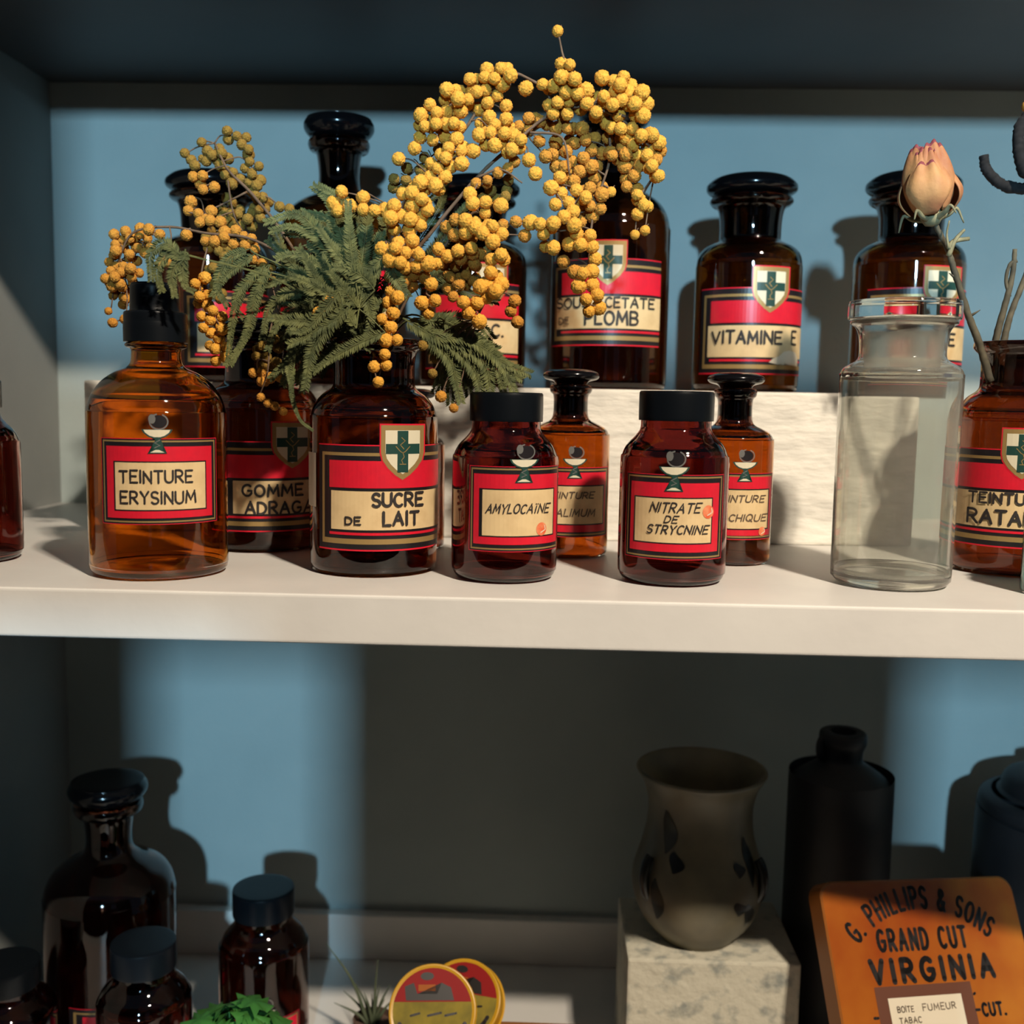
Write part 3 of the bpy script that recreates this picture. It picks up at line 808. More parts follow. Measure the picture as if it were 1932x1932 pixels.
# ------------------------------------------------------------------ mimosa
SPRIG = {"arch_right":{"stems":[[1.3,[[-0.0959,0.085,0.1167],[-0.0887,0.0831,0.1435],[-0.0782,0.0813,0.1728],[-0.0633,0.0794,0.193],[-0.0399,0.0775,0.2202],[-0.0226,0.0756,0.2355],[0.0002,0.0737,0.2535],[0.023,0.0719,0.2573],[0.0402,0.07,0.2515]]],[0.8,[[0.0002,0.07,0.2525],[0.0098,0.07,0.2705],[0.0058,0.07,0.2828],[0.003,0.07,0.2945]]],[0.8,[[-0.0111,0.07,0.2427],[0.0062,0.07,0.2401],[0.0109,0.07,0.2206]]],[0.8,[[0.0229,0.07,0.2568],[0.0435,0.075,0.2472],[0.0577,0.08,0.2232]]]],"rac":[[0.00418,0.00358,"y",[[0.0076,0.07,0.2792],[0.0066,0.07,0.2705]]],[0.0006,0.00358,"y",[[0.0027,0.07,0.2953]]],[0.00657,0.00388,"y",[[-0.0001,0.065,0.2649],[0.0111,0.065,0.2677],[0.0169,0.065,0.2609]]],[0.00896,0.00388,"y",[[-0.0014,0.07,0.2608],[0.0058,0.07,0.2567],[0.02,0.07,0.2596],[0.0315,0.07,0.2569],[0.0369,0.07,0.2652],[0.0456,0.07,0.2612],[0.0491,0.07,0.2557]]],[0.0006,0.00388,"y",[[0.0269,0.065,0.27]]],[0.01015,0.00388,"y",[[0.0289,0.075,0.2582],[0.0376,0.075,0.2528],[0.0436,0.075,0.2444],[0.0539,0.075,0.2376]]],[0.00776,0.00388,"o",[[0.0397,0.08,0.2428],[0.0485,0.08,0.2387],[0.0557,0.08,0.2402],[0.0546,0.08,0.2317]]],[0.00597,0.00358,"y",[[0.0558,0.07,0.2253],[0.0577,0.07,0.2184]]],[0.00657,0.00373,"o",[[0.0356,0.08,0.2343],[0.046,0.08,0.2259],[0.0442,0.08,0.2174]]],[0.00478,0.00358,"y",[[0.0486,0.07,0.2093],[0.0524,0.07,0.2043],[0.0488,0.07,0.2014]]],[0.00119,0.00328,"y",[[0.0525,0.07,0.1916]]],[0.0006,0.00269,"y",[[0.0471,0.07,0.1893]]]]},"arch_right_inner":{"stems":[[1.0,[[-0.0228,0.08,0.2365],[-0.0026,0.08,0.2508],[0.0146,0.08,0.258],[0.0293,0.08,0.2511],[0.0328,0.08,0.2314],[0.0248,0.08,0.2029],[0.0226,0.08,0.1741]]]],"rac":[[0.00597,0.00373,"o",[[-0.0085,0.08,0.2522],[0.0033,0.08,0.2467],[0.0105,0.08,0.2496],[0.0208,0.08,0.2426]]],[0.00657,0.00373,"o",[[0.0019,0.085,0.243],[0.0065,0.085,0.238],[0.0152,0.085,0.2423],[0.0269,0.085,0.241],[0.0329,0.085,0.2368]]],[0.00358,0.00358,"o",[[-0.0157,0.08,0.2465],[-0.0068,0.08,0.2423],[-0.0053,0.08,0.2381]]],[0.0006,0.00388,"y",[[-0.0114,0.07,0.2282]]],[0.0006,0.00388,"y",[[-0.0078,0.07,0.221]]],[0.0006,0.00358,"o",[[-0.0022,0.08,0.2325]]],[0.00776,0.00373,"o",[[0.0081,0.085,0.2294],[0.0112,0.085,0.2223],[0.0213,0.085,0.231],[0.0245,0.085,0.2239]]],[0.00597,0.00403,"y",[[0.0024,0.07,0.2163],[0.004,0.07,0.2107],[0.0113,0.07,0.2038],[0.017,0.07,0.2095]]],[0.00657,0.00373,"o",[[0.0216,0.08,0.2143],[0.0261,0.08,0.2072],[0.0189,0.08,0.2028],[0.0145,0.08,0.2027]]],[0.00537,0.00403,"y",[[-0.0066,0.065,0.1937],[-0.0014,0.065,0.1902],[0.0057,0.065,0.1945],[0.0129,0.065,0.1932],[0.0172,0.065,0.1918]]],[0.00657,0.00388,"y",[[-0.0013,0.07,0.1895],[0.0017,0.07,0.1839]]],[0.00597,0.00388,"y",[[0.0147,0.07,0.1855],[0.0219,0.07,0.1856],[0.0249,0.07,0.18]]],[0.00358,0.00388,"o",[[0.0092,0.075,0.1747],[0.0152,0.075,0.169]]],[0.00478,0.00388,"y",[[0.0249,0.065,0.1722],[0.0194,0.065,0.1609],[0.0281,0.065,0.1581],[0.0211,0.065,0.1524],[0.0278,0.065,0.1502]]],[0.0006,0.00269,"y",[[0.0341,0.08,0.2138]]],[0.00418,0.00358,"o",[[0.0274,0.085,0.2225],[0.0273,0.085,0.2066]]]]},"arch_left":{"stems":[[1.2,[[-0.0995,0.085,0.1166],[-0.0948,0.0831,0.1434],[-0.0857,0.0813,0.1785],[-0.0767,0.0794,0.2015],[-0.0605,0.0775,0.2299],[-0.046,0.0756,0.2465],[-0.0331,0.0737,0.2657],[-0.0217,0.0719,0.2741],[-0.0058,0.07,0.2676]]]],"rac":[[0.00478,0.00373,"y",[[-0.0263,0.065,0.2736],[-0.0242,0.065,0.2687],[-0.0313,0.065,0.2687]]],[0.00836,0.00373,"y",[[-0.033,0.07,0.2701],[-0.043,0.07,0.2645],[-0.0486,0.07,0.2576],[-0.0557,0.07,0.2519]]],[0.0006,0.00388,"y",[[-0.0224,0.07,0.2661]]],[0.0006,0.00388,"y",[[-0.0138,0.07,0.2656]]],[0.01015,0.00373,"y",[[-0.0513,0.068,0.2584],[-0.0598,0.068,0.2514],[-0.0641,0.068,0.2444],[-0.054,0.068,0.2445]]],[0.00537,0.00373,"y",[[-0.0415,0.07,0.2645],[-0.0315,0.07,0.2619],[-0.0287,0.07,0.266]]],[0.0006,0.00373,"y",[[-0.0242,0.07,0.2564]]],[0.0006,0.00373,"y",[[-0.0241,0.07,0.2495]]],[0.00537,0.00358,"y",[[-0.0388,0.075,0.2562],[-0.0359,0.075,0.2506],[-0.03,0.075,0.2465],[-0.0227,0.075,0.2438]]],[0.00657,0.00373,"y",[[-0.0323,0.065,0.2426],[-0.0337,0.065,0.2371],[-0.0252,0.065,0.2413],[-0.0208,0.065,0.2345],[-0.018,0.065,0.2359]]],[0.00716,0.00388,"y",[[-0.0507,0.065,0.2328],[-0.045,0.065,0.2315],[-0.0535,0.065,0.2272],[-0.0592,0.065,0.2244],[-0.0478,0.065,0.2273]]],[0.00537,0.00388,"y",[[-0.0649,0.065,0.2187],[-0.0563,0.065,0.2174],[-0.0692,0.065,0.2117],[-0.0706,0.065,0.2145]]],[0.0006,0.00358,"y",[[-0.0823,0.07,0.228]]],[0.0006,0.00358,"y",[[-0.0737,0.07,0.2337]]],[0.00716,0.00358,"d",[[-0.0731,0.085,0.2285],[-0.0805,0.085,0.2212],[-0.0849,0.085,0.2168],[-0.0643,0.085,0.2343]]]]},"arch_left_hanging":{"stems":[[0.8,[[-0.0761,0.075,0.2008],[-0.0785,0.0713,0.1887],[-0.0837,0.0675,0.171],[-0.0844,0.0637,0.1421],[-0.091,0.06,0.1103]]]],"rac":[[0.00418,0.00373,"y",[[-0.1119,0.055,0.2079],[-0.1162,0.055,0.201],[-0.1105,0.055,0.1997],[-0.1048,0.055,0.2003]]],[0.00418,0.00373,"y",[[-0.0997,0.055,0.2086],[-0.0977,0.055,0.1998],[-0.0906,0.055,0.1985],[-0.0849,0.055,0.1978]]],[0.00716,0.00388,"y",[[-0.0764,0.055,0.2056],[-0.0778,0.055,0.1987],[-0.0693,0.055,0.2015],[-0.0665,0.055,0.2002]]],[0.00716,0.00388,"y",[[-0.082,0.055,0.1904],[-0.075,0.055,0.1946],[-0.0707,0.055,0.1905]]],[0.00597,0.00403,"y",[[-0.0861,0.05,0.1813],[-0.0841,0.05,0.1758],[-0.0756,0.05,0.18]]],[0.00716,0.00403,"y",[[-0.084,0.05,0.1716],[-0.0742,0.05,0.1732],[-0.0685,0.05,0.1719]]],[0.00478,0.00373,"o",[[-0.0826,0.06,0.1645],[-0.0754,0.06,0.1618],[-0.0667,0.06,0.1633]]],[0.00358,0.00373,"y",[[-0.0633,0.055,0.16],[-0.0647,0.055,0.1544],[-0.0589,0.055,0.1517],[-0.0675,0.055,0.1501],[-0.0626,0.055,0.1426]]],[0.00418,0.00373,"y",[[-0.0811,0.05,0.1551],[-0.0839,0.05,0.1467],[-0.0797,0.05,0.1495]]],[0.00358,0.00358,"y",[[-0.0867,0.05,0.1382],[-0.0824,0.05,0.1341],[-0.0858,0.05,0.1271],[-0.081,0.05,0.1285]]],[0.00239,0.00328,"y",[[-0.0886,0.05,0.1228],[-0.0852,0.05,0.1172],[-0.0914,0.05,0.1143],[-0.0903,0.05,0.1067]]]]},"middle_hanging":{"stems":[[1.0,[[-0.0966,0.09,0.1168],[-0.0785,0.085,0.1556],[-0.0544,0.08,0.1875],[-0.0395,0.075,0.2012],[-0.0288,0.07,0.1863],[-0.0297,0.065,0.163],[-0.0377,0.06,0.1425]]],[0.7,[[-0.0394,0.07,0.2187],[-0.0264,0.0675,0.2225],[-0.0147,0.065,0.2151]]]],"rac":[[0.00478,0.00388,"y",[[-0.042,0.06,0.2069],[-0.04,0.06,0.2028],[-0.0343,0.06,0.2001]]],[0.00537,0.00403,"y",[[-0.0428,0.06,0.1986],[-0.0441,0.06,0.1916],[-0.0356,0.06,0.1931]]],[0.0006,0.00388,"y",[[-0.0258,0.06,0.2021]]],[0.00418,0.00328,"d",[[-0.0344,0.085,0.2117],[-0.0255,0.085,0.2132],[-0.0226,0.085,0.2176]]],[0.00358,0.00328,"o",[[-0.0379,0.07,0.2145],[-0.0279,0.07,0.2202],[-0.0194,0.07,0.2273]]],[0.00657,0.00418,"y",[[-0.0338,0.055,0.1854],[-0.0253,0.055,0.1883],[-0.0295,0.055,0.1813]]],[0.00537,0.00403,"y",[[-0.0223,0.055,0.1773],[-0.0265,0.055,0.1717]]],[0.00597,0.00418,"y",[[-0.0307,0.055,0.1675],[-0.0291,0.055,0.1619],[-0.0333,0.055,0.1577]]],[0.00478,0.00418,"y",[[-0.0359,0.05,0.1557],[-0.026,0.05,0.1545]]],[0.00418,0.00388,"y",[[-0.0428,0.05,0.1501],[-0.0371,0.05,0.1446],[-0.0356,0.05,0.139]]],[0.00478,0.00388,"y",[[-0.0597,0.06,0.1747],[-0.0525,0.06,0.1762],[-0.0425,0.06,0.1791]]],[0.00716,0.00358,"o",[[-0.0507,0.07,0.1917],[-0.0448,0.07,0.1861],[-0.0476,0.07,0.1776],[-0.0403,0.07,0.1748]]],[0.00776,0.00343,"o",[[-0.0513,0.08,0.173],[-0.0453,0.08,0.1673],[-0.0542,0.08,0.1643],[-0.0394,0.08,0.1674]]],[0.00358,0.00358,"o",[[-0.0165,0.065,0.1518],[-0.0183,0.065,0.1432],[-0.0154,0.065,0.1398]]],[0.00358,0.00328,"o",[[-0.0248,0.075,0.1957],[-0.0175,0.075,0.1944]]],[0.0006,0.00328,"o",[[-0.0129,0.07,0.188]]],[0.0006,0.00328,"o",[[-0.0508,0.06,0.1537]]],[0.0006,0.00269,"d",[[-0.067,0.06,0.1273]]],[0.0006,0.00269,"d",[[-0.061,0.07,0.1206]]],[0.0006,0.00269,"d",[[-0.0616,0.06,0.1122]]],[0.0006,0.00299,"o",[[-0.0498,0.06,0.0937]]],[0.0006,0.00299,"o",[[-0.0569,0.06,0.0999]]]]},"left_upper":{"stems":[[1.2,[[-0.1025,0.085,0.1166],[-0.1198,0.0958,0.144],[-0.1469,0.1067,0.1811],[-0.162,0.1175,0.2008],[-0.1808,0.1283,0.2211],[-0.1967,0.1392,0.2356],[-0.2081,0.15,0.2537]]],[0.7,[[-0.1971,0.14,0.2294],[-0.1955,0.145,0.2113],[-0.1904,0.15,0.1993]]],[0.7,[[-0.1868,0.15,0.2251],[-0.2069,0.15,0.2152],[-0.2153,0.15,0.2119]]]],"rac":[[0.00299,0.00343,"d",[[-0.2157,0.15,0.2552],[-0.2124,0.15,0.2505]]],[0.00478,0.00343,"d",[[-0.1998,0.15,0.2576],[-0.1915,0.15,0.2564],[-0.1882,0.15,0.2491]]],[0.00478,0.00343,"d",[[-0.2265,0.15,0.2471],[-0.2215,0.15,0.2424],[-0.2099,0.15,0.2457],[-0.2015,0.15,0.2474]]],[0.00537,0.00343,"d",[[-0.1899,0.15,0.2443],[-0.185,0.15,0.2396],[-0.1835,0.15,0.2284]]],[0.00418,0.00358,"o",[[-0.2151,0.14,0.2308],[-0.2119,0.14,0.2261],[-0.2069,0.14,0.2277]]],[0.00299,0.00358,"o",[[-0.2218,0.14,0.2196],[-0.2219,0.14,0.2149]]],[0.00478,0.00343,"d",[[-0.2016,0.15,0.241],[-0.1984,0.15,0.2314],[-0.1867,0.15,0.2316],[-0.1802,0.15,0.222]]],[0.00418,0.00358,"o",[[-0.2186,0.13,0.2084],[-0.2105,0.13,0.207],[-0.2056,0.13,0.2086]]],[0.00418,0.00358,"o",[[-0.2074,0.12,0.1991],[-0.2009,0.12,0.2008],[-0.1946,0.12,0.1977],[-0.1882,0.12,0.1947]]],[0.00896,0.00328,"d",[[-0.2032,0.16,0.217],[-0.1965,0.16,0.2073],[-0.1795,0.16,0.2206]]],[0.00418,0.00328,"d",[[-0.1669,0.15,0.2157],[-0.1619,0.15,0.2126]]],[0.00597,0.00328,"d",[[-0.2136,0.16,0.2005],[-0.2036,0.16,0.1874],[-0.2139,0.16,0.174],[-0.2107,0.16,0.1608]]]]},"left_low":{"stems":[[1.0,[[-0.1056,0.085,0.1165],[-0.1306,0.0886,0.1522],[-0.1496,0.0921,0.1761],[-0.1719,0.0957,0.1883],[-0.1976,0.0993,0.1914],[-0.2205,0.1029,0.1953],[-0.2438,0.1064,0.1919],[-0.2551,0.11,0.1739]]],[0.6,[[-0.1963,0.1,0.1886],[-0.1997,0.095,0.1608],[-0.1863,0.09,0.1274]]]],"rac":[[0.00299,0.00328,"o",[[-0.2279,0.1,0.1948],[-0.2336,0.1,0.1911],[-0.2258,0.1,0.1897]]],[0.00896,0.00313,"o",[[-0.2552,0.115,0.1885],[-0.2488,0.115,0.1901],[-0.2409,0.115,0.1871],[-0.2458,0.115,0.1809]]],[0.01015,0.00313,"o",[[-0.255,0.11,0.1801],[-0.2504,0.11,0.1724],[-0.2538,0.11,0.1647],[-0.2457,0.11,0.1679]]],[0.00716,0.00299,"o",[[-0.251,0.115,0.1621],[-0.2463,0.115,0.156],[-0.256,0.115,0.1558]]],[0.00179,0.00269,"o",[[-0.2589,0.11,0.1491],[-0.2622,0.11,0.146]]],[0.00239,0.00269,"o",[[-0.2501,0.11,0.143],[-0.2578,0.11,0.1404]]],[0.00358,0.00328,"o",[[-0.2227,0.095,0.174],[-0.2187,0.095,0.1756]]],[0.00299,0.00328,"o",[[-0.2109,0.1,0.189],[-0.2071,0.1,0.1914]]],[0.00418,0.00328,"o",[[-0.1979,0.1,0.1849],[-0.1892,0.1,0.1863],[-0.1824,0.1,0.1872]]],[0.00478,0.00328,"o",[[-0.1731,0.1,0.1889],[-0.1701,0.1,0.1814],[-0.167,0.1,0.1769]]],[0.00537,0.00343,"y",[[-0.1981,0.09,0.1633],[-0.1988,0.09,0.1558],[-0.1952,0.09,0.1514]]],[0.00537,0.00343,"y",[[-0.1952,0.085,0.145],[-0.1891,0.085,0.1421],[-0.1861,0.085,0.1377]]],[0.00478,0.00343,"y",[[-0.1938,0.085,0.1361],[-0.1862,0.085,0.1302]]],[0.00358,0.00328,"y",[[-0.1909,0.085,0.1256],[-0.1832,0.085,0.1227],[-0.1873,0.085,0.1182]]]]},"front_low":{"stems":[[0.8,[[-0.1025,0.085,0.1166],[-0.1281,0.0767,0.1307],[-0.1499,0.0683,0.1414],[-0.1523,0.06,0.1121]]]],"rac":[[0.00418,0.00299,"d",[[-0.162,0.08,0.1259],[-0.1591,0.08,0.1185],[-0.153,0.08,0.1156]]],[0.00358,0.00299,"o",[[-0.1623,0.075,0.1123],[-0.1584,0.075,0.1079],[-0.1503,0.075,0.1096]]],[0.00239,0.00284,"o",[[-0.1595,0.07,0.099],[-0.1566,0.07,0.0946],[-0.1506,0.07,0.0924],[-0.1446,0.07,0.0913]]],[0.0006,0.00358,"y",[[-0.1207,0.045,0.1424]]],[0.0006,0.00358,"y",[[-0.115,0.045,0.1491]]],[0.00119,0.00209,"o",[[-0.1067,0.05,0.1519]]],[0.00358,0.00299,"d",[[-0.1598,0.09,0.1728],[-0.1583,0.09,0.1639]]],[0.00299,0.00299,"d",[[-0.1544,0.08,0.1334],[-0.1499,0.08,0.1246]]]]}}
